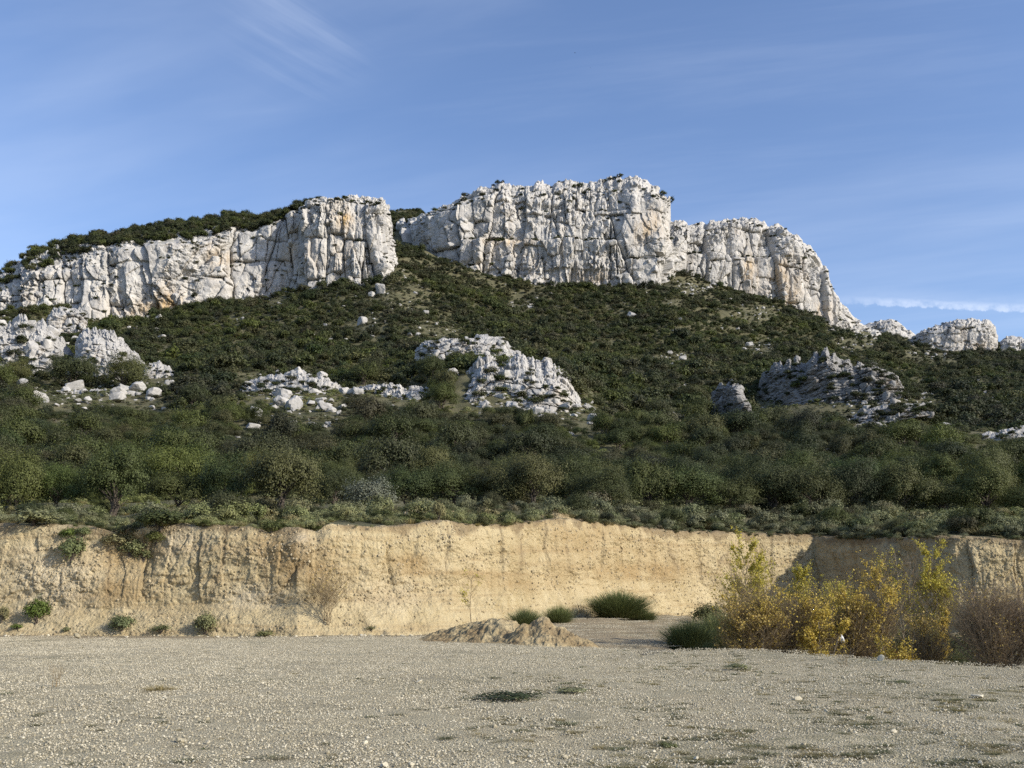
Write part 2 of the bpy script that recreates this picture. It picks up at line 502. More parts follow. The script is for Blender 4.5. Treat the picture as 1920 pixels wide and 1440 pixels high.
GEN = [(75, 952), (110, 880), (150, 800), (220, 722)]
COLS = {
    -700: [(75, 960), (110, 890), (150, 815), (220, 750), (320, 700), (420, 660), (520, 630), (760, 600)],
    -200: [(75, 955), (110, 885), (150, 803), (220, 732), (320, 668), (420, 612), (440, 606), (760, 575)],
    0: [(75, 955), (110, 885), (150, 800), (220, 728), (320, 655), (420, 588), (440, 582), (760, 560)],
    300: [(75, 955), (110, 882), (150, 800), (220, 726), (320, 655), (420, 594), (440, 585), (760, 540)],
    500: GEN + [(320, 650), (420, 557), (440, 547), (760, 470)],
    570: GEN + [(320, 646), (410, 542), (440, 528), (760, 460)],
    640: GEN + [(320, 643), (410, 530), (440, 514), (560, 480), (760, 450)],
    735: GEN + [(320, 632), (420, 525), (440, 508), (500, 478), (560, 440), (640, 404), (760, 398)],
    785: [(75, 952), (110, 880), (150, 803), (178, 765), (220, 690), (320, 630), (420, 545), (500, 488), (570, 440), (650, 405), (760, 400)],
    860: [(75, 952), (110, 880), (150, 810), (175, 775), (190, 700), (216, 668), (320, 640), (420, 575), (500, 508), (560, 495), (760, 470)],
    960: [(75, 952), (110, 882), (150, 815), (174, 782), (190, 690), (216, 666), (320, 650), (420, 592), (515, 537), (760, 500)],
    1050: [(75, 953), (110, 885), (150, 820), (172, 795), (190, 715), (216, 690), (320, 662), (420, 600), (515, 538), (760, 500)],
    1130: [(75, 955), (110, 890), (150, 822), (180, 790), (220, 748), (320, 676), (420, 605), (515, 536), (760, 500)],
    1240: [(75, 957), (110, 893), (150, 828), (190, 800), (230, 760), (320, 682), (420, 606), (520, 538), (760, 500)],
    1265: [(75, 957), (110, 893), (150, 828), (190, 800), (230, 762), (320, 684), (420, 606), (520, 530), (555, 508), (760, 480)],
    1400: [(75, 960), (110, 898), (150, 835), (195, 795), (230, 768), (320, 696), (420, 628), (520, 572), (570, 550), (760, 530)],
    1560: [(75, 962), (110, 902), (150, 838), (195, 800), (220, 765), (240, 735), (320, 702), (420, 655), (520, 622), (600, 602), (760, 600)],
    1640: [(75, 963), (110, 903), (150, 838), (200, 785), (220, 752), (320, 708), (420, 668), (520, 640), (620, 628), (700, 624), (760, 628)],
    1720: [(75, 964), (110, 904), (150, 840), (220, 770), (320, 718), (420, 690), (520, 668), (620, 652), (700, 642), (760, 650)],
    1920: [(75, 966), (110, 906), (150, 845), (220, 776), (320, 724), (420, 697), (520, 675), (640, 662), (700, 650), (760, 656)],
    2600: [(75, 970), (110, 915), (150, 860), (220, 800), (320, 760), (420, 740), (520, 725), (640, 710), (760, 705)],
}
_tpx = np.arange(-700, 2601, 10.0)
_tl = np.linspace(math.log(75), math.log(760), 220)
_ckeys = sorted(COLS)
_ct = np.array([np.interp(_tl, [math.log(q[0]) for q in COLS[k]], [q[1] for q in COLS[k]]) for k in _ckeys])
_tt = np.array([np.interp(_tpx, _ckeys, _ct[:, j]) for j in range(len(_tl))]).T
def _smooth(Ar, ax, n):
    for _ in range(n):
        B = np.concatenate([np.take(Ar, [0], ax), Ar, np.take(Ar, [-1], ax)], ax)
        m = Ar.shape[ax]
        Ar = 0.25 * np.take(B, range(0, m), ax) + 0.5 * np.take(B, range(1, m + 1), ax) + 0.25 * np.take(B, range(2, m + 2), ax)
    return Ar
_tt = _smooth(_smooth(_tt, 1, 2), 0, 2)
def terr_py(px, Y):
    px = np.asarray(px, float); Y = np.asarray(Y, float)
    u = np.clip((px + 700) / 10.0, 0, len(_tpx) - 1.001); v = np.clip((np.log(np.maximum(Y, 75)) - _tl[0]) / (_tl[1] - _tl[0]), 0, len(_tl) - 1.001)
    i, j = u.astype(int), v.astype(int); fu, fv = u - i, v - j
    far = (_tt[i, j] * (1 - fu) * (1 - fv) + _tt[i + 1, j] * fu * (1 - fv) + _tt[i, j + 1] * (1 - fu) * fv + _tt[i + 1, j + 1] * fu * fv)
    yt = bank_ty(px); pt = BANK_TOP(px)
    k = np.clip((Y - yt) / (75 - yt), 0, 1)
    near = pt + (far - pt) * k ** 0.85
    return np.where(Y < 75, near, far)
def terrain(px, Y):
    p = P(px, terr_py(px, Y), Y)
    x, y = p[..., 0], p[..., 1]
    amp = np.clip((y - bank_ty(px)) / 40, 0, 1) * 0.0085 * np.minimum(y, 420)
    p[..., 2] += amp * fbm(x / 34, y / 34, 0, 4, 5) + 0.25 * np.clip((y - bank_ty(px)) / 8, 0, 1) * fbm(x / 5, y / 5, 0, 2, 9)
    return p
def terrain_at(px, Y):
    return terrain(np.array([px], float), np.array([Y], float))[0]

EDGE_Y = tab([(-700, 60), (800, 60), (900, 36), (960, 32.5), (1000, 31.5), (1100, 30.5), (1170, 29.2), (1205, 26.4), (1235, 27.6), (1290, 28.4), (1340, 28.8),
              (1430, 27.8), (1520, 26.4), (1700, 24.0), (1920, 22.0), (2600, 17)])
PIT_D = tab([(-700, 0), (880, 0), (960, 0.15), (1100, 0.3), (1200, 0.55), (1300, 0.8), (1400, 1.35), (1600, 1.6), (2600, 1.7)])
def ground_z(X, Y):
    X = np.asarray(X, float); Y = np.asarray(Y, float)
    px = 960 + 1931 * X / np.maximum(Y, 6.0)
    e = EDGE_Y(px)
    drop = sstep(0.0, 1.0, (Y - e + 0.35) / 2.2)
    t = np.clip((Y - e - 2) / np.maximum(BANK_Y(px) - 2.5 - e - 2, 1), 0, 1)
    floor = -PIT_D(px) * (1 - t) + BANK_ZB(px) * t
    z = floor * drop
    z = z + 0.07 * np.exp(-((Y - e + 0.9) / 0.8) ** 2) * np.clip((px - 1150) / 200, 0, 1)
    z = z + 0.035 * fbm(X / 3.5, Y / 3.5, 0, 3, 21) + 0.10 * drop * fbm(X / 1.6, Y / 1.6, 0, 3, 23) * np.clip((px - 850) / 200, 0, 1)
    return z

# far ground under everything
me = mesh_np('ground', [(-6000, -6000, -9), (6000, -6000, -9), (6000, 6000, -9), (-6000, 6000, -9)], np.array([[0, 1, 2, 3]]), False)
tag(obj('ground', me, M['slope']), kind='structure')

# gravel yard and quarry floor (one sheet)
nu, nv = 620, 330
ux = np.linspace(-0.95, 1.0, nu)
yy = np.concatenate([[-40, -20, -8, -2, 2], np.geomspace(4, 66, nv - 5)])
U, YY = np.meshgrid(ux, yy, indexing='ij')
X = U * np.maximum(YY, 0) + U * 12 * np.clip(1 - YY / 20, 0, 4)
G = np.stack([X, YY, ground_z(X, YY)], -1)
gpx = 960 + 1931 * X / np.maximum(YY, 6)
fine = fbm(X / 0.5, YY / 0.5, 0, 2, 31)
G[..., 2] += 0.012 * fine
me = mesh_np('gravel_yard', G, grid_faces(nu, nv))
sand = sstep(0.2, 1.6, YY - EDGE_Y(gpx)) * 0.9 * sstep(830, 960, gpx)
sand = np.maximum(sand, sstep(2.6, 0.6, BANK_Y(gpx) - YY) * 0.9)
moss = sstep(800, 1600, gpx) * 0.62 * sstep(-0.2, 0.5, fbm(X / 2.2, YY / 2.2, 0, 3, 41)) + 0.5 * sstep(1300, 1500, gpx) * sstep(0.5, 2.0, YY - EDGE_Y(gpx))
moss = np.maximum(moss, 0.35 * sstep(0.2, 0.7, fbm(X / 1.6, YY / 1.6, 3, 3, 43)))
col_attr(me, 'stain', np.stack([sand, np.clip(moss, 0, 0.9), 0 * moss], -1))
tag(obj('gravel_yard', me, M['gravel']), kind='structure')

# hillside sheet, from the lip of the bank to behind the cliffs
pxs = np.concatenate([np.arange(-700, -100, 14.0), np.arange(-100, 2020, 5.0), np.arange(2020, 2601, 14.0)])
nk = 260
k = np.linspace(0, 1, nk)
PX, K = np.meshgrid(pxs, k, indexing='ij')
YT = bank_ty(PX) + 0.5
YG = YT * (760 / YT) ** K
G = terrain(PX, YG)
G[..., 2] -= 0.35 * sstep(1.5, 0.5, YG - bank_ty(PX))
me = mesh_np('hillside', G, grid_faces(*PX.shape))
tag(obj('hillside', me, M['slope']), kind='structure')

# the cut bank
pxs = np.concatenate([np.arange(-700, -60, 8.0), np.arange(-60, 1990, 1.7), np.arange(1990, 2600, 8.0)])
nt_ = 130
t = np.linspace(0, 1, nt_)
PX, T = np.meshgrid(pxs, t, indexing='ij')
yb, zb = BANK_Y(PX), BANK_ZB(PX)
top = P(PX, BANK_TOP(PX), yb + SETBACK)
base = P(PX, 1150.0, yb); base[..., 2] = zb - 0.45
apx = np.interp(PX, [-700, 0, 500, 800, 1000, 1300, 1700, 2600], [0.30, 0.28, 0.34, 0.40, 0.44, 0.40, 0.16, 0.16])
prof = np.where(T < apx, T / apx * 0.70, 0.70 + 0.30 * ((T - apx) / (1 - apx)) ** 1.1)
zf = T ** 0.95
G = np.empty(PX.shape + (3,))
G[..., 0] = base[..., 0] + (top[..., 0] - base[..., 0]) * prof
G[..., 1] = base[..., 1] + (top[..., 1] - base[..., 1]) * prof
G[..., 2] = base[..., 2] + (top[..., 2] - base[..., 2]) * zf
path = np.stack([BANK_Y(pxs) * (pxs - 960) / 1931, BANK_Y(pxs)], -1)
arc = np.concatenate([[0], np.cumsum(np.linalg.norm(np.diff(path, axis=0), axis=1))])
tg = np.gradient(path, axis=0); tg = _smooth(tg / np.linalg.norm(tg, axis=1, keepdims=True), 0, 12)
nrm2 = np.stack([tg[:, 1], -tg[:, 0]], -1); nrm2 /= np.linalg.norm(nrm2, axis=1, keepdims=True)
Aa = arc[:, None] + 0 * T; Z = G[..., 2]
wa = Aa + 0.16 * fbm(Aa / 1.4, Z / 2.0, 0, 2, 3)
rill, rid, _, _ = worley(wa / 1.5, Z / 9.0 + 3, 5)
rill2, rid2, _, _ = worley(wa / 0.5, Z / 2.2, 6)
clod, cid, _, _ = worley(Aa / 0.17, Z / 0.15, 8)
upper = sstep(-0.1, 0.25, T - apx)
gully = np.interp(PX, [1500, 1650, 1720, 2600], [0.0, 0.3, 1.0, 1.0])
gm = sstep(0.1, 0.8, fbm(Aa / 2.6, 3.0, 0, 2, 77)) * 0.9 + 0.12 + gully
d = upper * ((rid - 0.5) * (0.10 + 0.16 * gm + 0.3 * gully) - 0.15 * gm * np.exp(-rill / 0.035) + (rid2 - 0.5) * 0.09 - 0.06 * gm * np.exp(-rill2 / 0.06))
d += 0.22 * fbm(Aa / 6, Z / 4, 0, 3, 13) * (0.35 + 0.65 * upper) + 0.11 * fbm(Aa / 0.9, Z / 0.6, 0, 5, 15, 0.62)
rough = sstep(-0.1, 0.5, fbm(Aa / 2.5, Z / 1.2, 0, 3, 19)) + 0.35 + 0.7 * sstep(900, 1250, PX)
d += rough * (0.11 * np.clip(cid - 0.45, 0, 1) * sstep(0.02, 0.22, clod) - 0.05 * (cid > 0.86) * sstep(0.0, 0.2, clod))
# hollow with shrubs at the left, a brown seam that erodes back
d -= 0.55 * np.exp(-((PX - 250) / 55) ** 2) * np.exp(-((T - 0.8) / 0.22) ** 2)
d *= sstep(0.0, 0.06, T)
lip = sstep(0.86, 1.0, T)
d = d * (1 - lip)
G[..., 0] += nrm2[:, None, 0] * d
G[..., 1] += nrm2[:, None, 1] * d
G[..., 2] += 0.10 * fbm(Aa / 1.2, 7.0, 0, 3, 27) * T + 0.05 * fbm(Aa / 0.3, 2.0, 0, 2, 28) * T
_ext = []
for q_ in (0.2, 0.5, 0.9, 1.6):
    e_ = terrain(pxs, bank_ty(pxs) + q_)
    e_[:, 2] += 0.05 - 0.12 * (q_ > 1.2) + 0.05 * fbm(arc / 0.5, q_ * 3, 0, 2, 29)
    _ext.append(e_[:, None, :])
G = np.concatenate([G] + _ext, 1)
def ext_(q_): return np.concatenate([q_] + [q_[:, -1:]] * 4, 1)
Aa, T, rill, rid, upper = (ext_(q_) for q_ in (Aa, T, rill, rid, upper))
Z = G[..., 2]; t = np.concatenate([t, [1, 1, 1, 1]])
ppx, ppy = proj(G)
def blob(cx, cy, rx, ry): return np.exp(-(((ppx - cx) / rx) ** 2 + ((ppy - cy) / ry) ** 2))
nz = 0.5 + 0.5 * fbm(Aa / 1.2, Z / 1.2, 0, 3, 33)
wash = np.clip(0.9 * (blob(90, 1090, 90, 60) + blob(560, 1010, 22, 30) + blob(330, 1000, 50, 40) + 0.6 * blob(730, 1110, 60, 40) + blob(480, 1120, 70, 20)), 0, 1)
brown = np.clip(1.1 * (blob(225, 1105, 60, 22) + blob(770, 1055, 40, 22) + 0.8 * blob(960, 1095, 80, 16) + 0.7 * blob(1200, 1070, 110, 12)
                       + blob(530, 1040, 40, 40) + 0.8 * blob(600, 1070, 60, 25) + 0.8 * blob(250, 1040, 70, 30) + 0.5 * blob(860, 1075, 120, 8) + 0.45 * blob(1150, 1050, 190, 55) + 0.5 * blob(1080, 1000, 60, 25)) * (0.4 + nz), 0, 1)
dark_mask = np.clip(0.8 * sstep(0.93, 1.0, T + 0.06 * fbm(Aa / 0.7, Z, 0, 3, 35)) + 0.8 * np.exp(-rill / 0.06) * upper * (rid > 0.55), 0, 1)  # humus along the lip; darker lines along some rills
me = mesh_np('earth_bank', G, grid_faces(*T.shape))
col_attr(me, 'stain', np.stack([wash, brown, dark_mask], -1))
tag(obj('earth_bank', me, M['bank']), kind='structure')
BANK_G, BANK_N = G, grid_normals(G)
BANK_PX = ppx
BANK_PY = ppy

# ------------------------------------------------------------------ cliffs and outcrops
# ------------------------------------------------------------------ boulder shapes
def ico(sub):
    import bmesh
    bm = bmesh.new(); bmesh.ops.create_icosphere(bm, subdivisions=sub, radius=1.0)
    bm.verts.ensure_lookup_table()
    V = np.array([v.co for v in bm.verts]); Fc = np.array([[v.index for v in f.verts] for f in bm.faces])
    bm.free()
    return V, Fc
ICO1, ICO2, ICO3, ICO4 = ico(1), ico(2), ico(3), ico(4)
def rock_shape(seed, sub=ICO3, cuts=9, rough=0.12):
    V = sub[0].copy(); r = np.random.default_rng(seed)
    for _ in range(cuts):                                 # chop with random planes -> facets
        n = r.normal(size=3); n /= np.linalg.norm(n)
        h = r.uniform(0.45, 0.85)
        dd = V @ n
        V = V - np.where(dd > h, (dd - h) * 0.92, 0)[:, None] * n
    q = V * 2.3 + seed * 3.7
    V = V * (1 + rough * fbm(q[:, 0], q[:, 1], q[:, 2], 4, seed))[:, None]
    V *= np.array([1, r.uniform(0.7, 1.0), r.uniform(0.55, 0.85)])
    return V, sub[1]
def rock_mesh(name, seed, sub=ICO3, mat=None, cuts=9, rough=0.12):
    V, Fc = rock_shape(seed, sub, cuts, rough)
    me = mesh_np(name, V, Fc, False)
    if mat: me.materials.append(mat)
    return me
def block_shape(seed, sub=ICO3, boxy=1.0):
    """an angular joint block: a convex body bounded by jittered planes"""
    r = np.random.default_rng(seed)
    V = sub[0].copy()
    N_ = [np.array(q, float) + r.normal(size=3) * 0.16 for q in ((1, 0, 0), (-1, 0, 0), (0, 1, 0), (0, -1, 0), (0, 0, 1), (0, 0, -1))]
    hs = [r.uniform(0.6, 0.95) for _ in N_]
    for _ in range(6):
        N_.append(r.normal(size=3)); hs.append(r.uniform(0.72, 1.05))
    rad = np.full(len(V), 9.0)
    for n_, h_ in zip(N_, hs):
        n_ = n_ / np.linalg.norm(n_); c_ = V @ n_
        rad = np.where(c_ > 1e-3, np.minimum(rad, h_ / np.maximum(c_, 1e-3)), rad)
    V = V * rad[:, None]
    q = V * 2.6 + seed * 1.9
    V = V * (1 + 0.07 * fbm(q[:, 0], q[:, 1], q[:, 2], 4, seed))[:, None]
    return V, sub[1]
def block_meshes(mat, seed0, count):
    out = []
    for i in range(count):
        V, Fc = block_shape(seed0 + i)
        me_ = mesh_np('block', V, Fc, False); me_.materials.append(mat); out.append(me_)
    return out
BLOCKS = {id(M[k_]): block_meshes(M[k_], 600 + 20 * n_, 6) for n_, k_ in enumerate(('rock_far', 'rock_mid', 'rock_shade_tone'))}
Nn_sign = 1.0

ROCKS = []      # (px array, sky, base, Y) used to keep scrub off the faces
LEDGES = []     # points for ledge shrubs: (pos, size)
CAPS = []
def rock_face(name, cols, fs, mat, label, cat, step=1.25, setback=20.0, batter=4.0, amp=1.0, stains=(), grey=0.5, seed=1, dip=0.0, ledges=(), cover=0.0, blocks=0, bsize=(0.12, 0.42), ledge_n=0, ledge_sz=1.0, parent=None, bury=18.0, capgain=1.0, strata=0.0, vert=1.0, slope=None, jag=0.018):
    """cols: px, base_py, rim_py, sky_py, Y along the foot of the rock. fs = size of the blocks (m)."""
    c = np.array(cols, float)
    seg = np.hypot(np.diff(c[:, 0]), np.diff(c[:, 4]) * 1.2)
    s = np.concatenate([[0], np.cumsum(seg)])
    n = max(24, int(s[-1] / step))
    si = np.linspace(0, s[-1], n)
    px, bpy_, rim, sk, Y0 = (np.interp(si, s, c[:, i]) for i in range(5))
    if n > 60:
        px, Y0 = (_smooth(q, 0, 6) for q in (px, Y0))
    tall = (bpy_ - sk)
    if slope is not None:
        rim = bpy_ - (bpy_ - sk) * slope
    rim = np.minimum(rim + 0.03 * tall * fbm(si / 22.0, seed * 2.3, 0, 3, seed + 51), bpy_ - 1)
    sk = np.minimum(sk + jag * tall * fbm(si / 9.0, seed * 1.3, 0, 3, seed + 52), rim - 1)
    hh = np.max(c[:, 1] - c[:, 2]); ch = np.max(c[:, 2] - c[:, 3])
    nf, ncap, nb = max(16, int(hh / step)), max(10, int(ch / step * 1.3)), 10
    bpy_ = bpy_ + bury
    tf = np.linspace(0, 1, nf)
    rows_py, rows_Y, rows_c = [], [], []
    for q in tf:
        rows_py.append(bpy_ + (rim - bpy_) * q); rows_Y.append(Y0 + batter * q ** 1.5); rows_c.append(0 * px)
    for q in np.linspace(0, 1, ncap + 1)[1:]:
        rows_py.append(rim + (sk - rim) * math.sin(q * math.pi / 2)); rows_Y.append(Y0 + batter + setback * q ** 1.3); rows_c.append(0 * px + q)
    for q in np.linspace(0, 1, nb + 1)[1:]:
        rows_py.append(sk + 0.55 * q * q * (bpy_ - sk)); rows_Y.append(Y0 + batter + setback * (1 + 1.2 * q)); rows_c.append(0 * px + 1)
    PY, YY, CC = (np.array(q).T for q in (rows_py, rows_Y, rows_c))
    PXg = np.repeat(px[:, None], PY.shape[1], 1)
    G = P(PXg, PY, YY)
    path = np.stack([G[:, 0, 0], G[:, 0, 1]], -1)
    arc = np.concatenate([[0], np.cumsum(np.linalg.norm(np.diff(path, axis=0), axis=1))])
    tg = np.gradient(path, axis=0); tg /= np.linalg.norm(tg, axis=1, keepdims=True) + 1e-9
    tg = _smooth(tg, 0, 25)
    n2 = np.stack([tg[:, 1], -tg[:, 0]], -1); n2 /= np.linalg.norm(n2, axis=1, keepdims=True) + 1e-9
    cl = sstep(0.0, 1.0, CC) * 0.8 * capgain
    N = np.stack([n2[:, None, 0] * (1 - cl), n2[:, None, 1] * (1 - cl), cl], -1)
    N /= np.linalg.norm(N, axis=-1, keepdims=True)
    A = arc[:, None] + 0 * CC
    Zc = G[..., 2] + 0.6 * (YY - Y0[:, None])          # height plus run-back, so the cap breaks up as well
    Zd = Zc + dip * A
    f = fs
    wa = A + f * 0.11 * fbm(A / (0.9 * f), Zd / (1.6 * f), seed * 3.1, 3, seed) + 0.10 * Zd * fbm(A / (9 * f), 0.5, seed, 1, seed + 2)
    wz = Zd + f * 0.16 * fbm(A / (1.5 * f), Zd / (1.0 * f), seed * 1.7, 3, seed + 4)
    e0, i0, x0, _ = worley(wa / (1.9 * f), wz / (16.0 * f * vert ** 2), seed + 1, 0.8)
    bh = 2.9 * vert * f
    course = np.floor(wz / bh + 0.8 * i0)                     # beds: the blocks of one bed are shifted against the next
    fz_ = wz / bh + 0.8 * i0 - course
    e1, i1, x1, y1 = worley(wa / (0.72 * f) + 7.3 * course, wz / (2.3 * vert * f), seed + 2, 0.85)
    e2, i2, x2, y2 = worley(wa / (0.27 * f), wz / (0.42 * f), seed + 3)
    e3, i3, x3, y3 = worley(wa / (0.12 * f), wz / (0.15 * f), seed + 7)
    zone = sstep(-0.15, 0.55, fbm(A / (2.2 * f), Zd / (2.2 * f), seed, 3, seed + 13))      # smooth slabs / broken rock
    zone = np.clip(zone + sstep(0, 0.4, CC), 0, 1)
    jm = sstep(-0.45, 0.35, fbm(A / (1.6 * f), Zd / (3.0 * f), seed + 5, 2, seed + 14))
    h1 = (i1 * 57.3) % 1.0; h2 = (i1 * 91.7) % 1.0; h3 = (i2 * 57.3) % 1.0; h4 = (i2 * 91.7) % 1.0
    bedline = np.minimum(fz_, 1 - fz_)
    d = f * ((i0 - 0.5) * 0.62 - 0.40 * jm * np.exp(-e0 / 0.03) - 0.25 * x0 ** 2
             + (i1 - 0.5) * (0.18 + 0.16 * zone) + (h1 - 0.5) * 0.46 * x1 + (h2 - 0.5) * 0.30 * y1 - 0.20 * jm * np.exp(-e1 / 0.04) - 0.10 * x1 ** 2
             + (0.25 + 0.75 * zone) * ((i2 - 0.5) * 0.12 + (h3 - 0.5) * 0.34 * x2 + (h4 - 0.5) * 0.30 * y2 - 0.05 * np.exp(-e2 / 0.06))
             + (0.3 + 0.7 * zone) * ((i3 - 0.5) * 0.038)
             - 0.14 * (0.25 + jm) * np.exp(-bedline / 0.03) - 0.10 * sstep(0.75, 1.0, fz_)
             + 0.45 * fbm(A / (5 * f), Zd / (5 * f), seed, 3, seed + 11) + (0.05 + 0.08 * zone) * fbm(A / (0.4 * f), Zd / (0.4 * f), seed, 4, seed + 12, 0.6))
    if strata:
        q_ = (Zd / (0.55 * f) + 0.35 * fbm(A / (2 * f), Zd / f, seed, 2, seed + 15)) % 1.0
        d = d + f * strata * ((q_ - 0.5) * 0.30 - 0.16 * np.exp(-np.minimum(q_, 1 - q_) / 0.08))
    for (lx0, lx1, lpy, depth) in ledges:            # a ledge running along the face
        wob = 6 * fbm(A / (3 * f), 0.0, seed, 2, seed + 21)
        m = sstep(lx0 - 15, lx0 + 15, PXg) * (1 - sstep(lx1 - 15, lx1 + 15, PXg))
        d = d - depth * m * sstep(lpy + 3, lpy - 3, PY + wob) - 0.4 * depth * m * np.exp(-((PY + wob - lpy) / 2.5) ** 2)
    d = d * amp * np.where(CC > 0, 0.45 + 0.55 * (1 - CC) ** 2, 1.0)
    endf = sstep(0, 0.03, si / s[-1]) * sstep(1, 0.97, si / s[-1])
    d = d * (0.3 + 0.7 * endf[:, None])
    G = G + N * d[..., None]
    st = np.zeros(G.shape)
    nz = fbm(A / (1.6 * f), Zd / (3 * f), seed, 4, seed + 31)
    for (cx, cy, rx, ry, k_) in stains:
        st[..., 0] += k_ * np.exp(-(((PXg - cx) / rx) ** 2 + ((PY - cy) / ry) ** 2)) * np.clip(0.75 + 0.8 * nz, 0, 1.3)
    st[..., 0] += 0.14 * sstep(0.25, 0.8, nz) * (CC == 0)
    st[..., 1] = np.clip(grey * (0.35 + 0.65 * sstep(0.0, 1.0, (bpy_[:, None] - PY) / np.maximum(bpy_ - sk, 1)[:, None])) + 0.35 * nz, 0, 1)
    Nn = grid_normals(G)
    st[..., 2] = 0.75 * sstep(0.70, 0.9, Nn[..., 2]) * sstep(-0.2, 0.3, fbm(A / (0.8 * f), Zd / (0.8 * f), 3, 3, seed + 41)) * min(1.0, 0.45 + cover)
    org = G[n // 2, 0].copy()
    me = mesh_np('rock_mass', G - org, grid_faces(*CC.shape), False)
    col_attr(me, 'stain', np.clip(st, 0, 1))
    o = tag(empty(name, org), label, cat)
    o['kind'] = 'thing'
    obj('rock_mass', me, mat, o)
    rb = np.random.default_rng(seed + 700)
    for _ in range(blocks):
        i_ = int(rb.integers(2, n - 2)); j_ = int(rb.integers(int(nf * 0.25), nf + ncap)) if rb.random() < 0.7 else int(rb.integers(int(nf * 0.12), int(nf * 0.4)))
        r0_ = f * (bsize[0] + (bsize[1] - bsize[0]) * rb.random() ** 2)
        c_ = obj('block', BLOCKS[id(mat)][int(rb.integers(0, 6))], None, o, G[i_, j_] - org - Nn_sign * Nn[i_, j_] * 0.25 * r0_)
        c_.rotation_euler = (rb.normal() * 0.25, rb.normal() * 0.25 + (0.3 if dip else 0), rb.uniform(0, 6.28))
        c_.scale = (r0_, r0_ * rb.uniform(0.7, 1.1), r0_ * rb.uniform(0.6, 1.3))
    ROCKS.append((px, sk, bpy_ - bury, Y0))
    if ledge_n:
        flat = Nn[..., 2].copy(); flat[:, -nb - 2:] = 0; flat[:, :int(nf * 0.15)] = 0
        prob = np.clip(flat - 0.42, 0, 1).ravel() * np.where(CC.ravel() > 0.4, 0.06, 0.9)
        cumi = np.flatnonzero(prob > 0)
        if len(cumi):
            pr = prob[cumi] / prob[cumi].sum()
            pick = RNG.choice(cumi, min(ledge_n, len(cumi)), replace=False, p=pr)
            pts = G.reshape(-1, 3)[pick]
            LEDGES.extend((q, ledge_sz * (0.55 + 0.9 * RNG.random() ** 2)) for q in pts)
    if cover:
        CAPS.append((G[:, nf:nf + ncap + 3], PXg[:, nf:nf + ncap + 3], CC[:, nf:nf + ncap + 3], cover))
    return o

rock_face('limestone_cliff',
    [(-420, 640, 600, 590, 405), (-200, 615, 570, 560, 412), (-60, 592, 560, 530, 420), (0, 586, 552, 506, 421), (40, 582, 533, 486, 420), (90, 582, 517, 474, 418), (140, 585, 503, 455, 418),
     (190, 590, 478, 447, 417), (238, 594, 468, 438, 416), (300, 600, 462, 430, 417), (360, 592, 455, 422, 420), (400, 582, 445, 415, 422), (440, 572, 432, 410, 424), (480, 560, 428, 408, 425), (520, 548, 416, 402, 427),
     (560, 540, 398, 390, 428), (590, 534, 382, 376, 436), (605, 532, 380, 376, 448)],
    7.5, M['rock_far'], 'long pale cliff at the left, scrub along its top, ochre hollow at its foot', 'cliff',
    setback=45, stains=[(300, 575, 45, 16, 1.0), (335, 560, 25, 22, 0.7), (250, 585, 20, 14, 0.6), (420, 480, 40, 20, 0.35), (545, 470, 15, 40, 0.35)], grey=0.35, seed=3, blocks=90, bsize=(0.10, 0.34), cover=0.5, ledge_n=420, ledge_sz=1.15)
rock_face('limestone_buttress',
    [(556, 545, 470, 400, 424), (568, 540, 402, 388, 418), (590, 534, 386, 374, 415), (620, 528, 378, 368, 414), (650, 524, 376, 364, 414), (680, 522, 380, 366, 414), (700, 520, 384, 374, 415), (716, 518, 382, 374, 417), (726, 518, 405, 390, 424), (733, 516, 440, 420, 436), (738, 512, 480, 462, 452)],
    7.0, M['rock_far'], 'blunt limestone buttress at the right end of the left cliff, beside the scrubby gap', 'cliff',
    setback=26, stains=[(648, 412, 16, 16, 1.0), (640, 470, 25, 35, 0.3)], grey=0.45, seed=9, blocks=40, bsize=(0.08, 0.28), ledge_n=90, ledge_sz=1.0, amp=1.1)
rock_face('limestone_cliff',
    [(736, 492, 470, 446, 566), (750, 490, 446, 416, 556), (770, 488, 430, 405, 545), (800, 492, 416, 399, 530), (830, 500, 402, 388, 520), (860, 508, 390, 374, 515), (900, 524, 378, 356, 512), (940, 538, 376, 344, 510), (1000, 540, 380, 341, 510), (1060, 538, 378, 337, 510), (1110, 536, 368, 332, 510),
     (1150, 536, 362, 326, 510), (1190, 536, 368, 324, 509), (1215, 538, 376, 340, 509), (1240, 540, 374, 366, 510), (1250, 540, 376, 371, 514), (1256, 536, 378, 372, 524), (1258, 530, 382, 374, 545)],
    9.5, M['rock_far'], 'tallest central limestone cliff with a sheer prow at its right end', 'cliff',
    setback=34, ledges=[(870, 1165, 447, 5.0), (960, 1180, 386, 2.2), (1165, 1260, 482, 2.5), (900, 1200, 503, -1.2)], blocks=110, bsize=(0.08, 0.30), stains=[(1215, 435, 26, 30, 0.8), (1110, 520, 60, 14, 0.4), (950, 452, 50, 10, 0.45), (1055, 395, 10, 40, 0.3), (1230, 405, 12, 25, 0.5)], grey=0.4, seed=17, ledge_n=230, ledge_sz=1.2, cover=0.02)
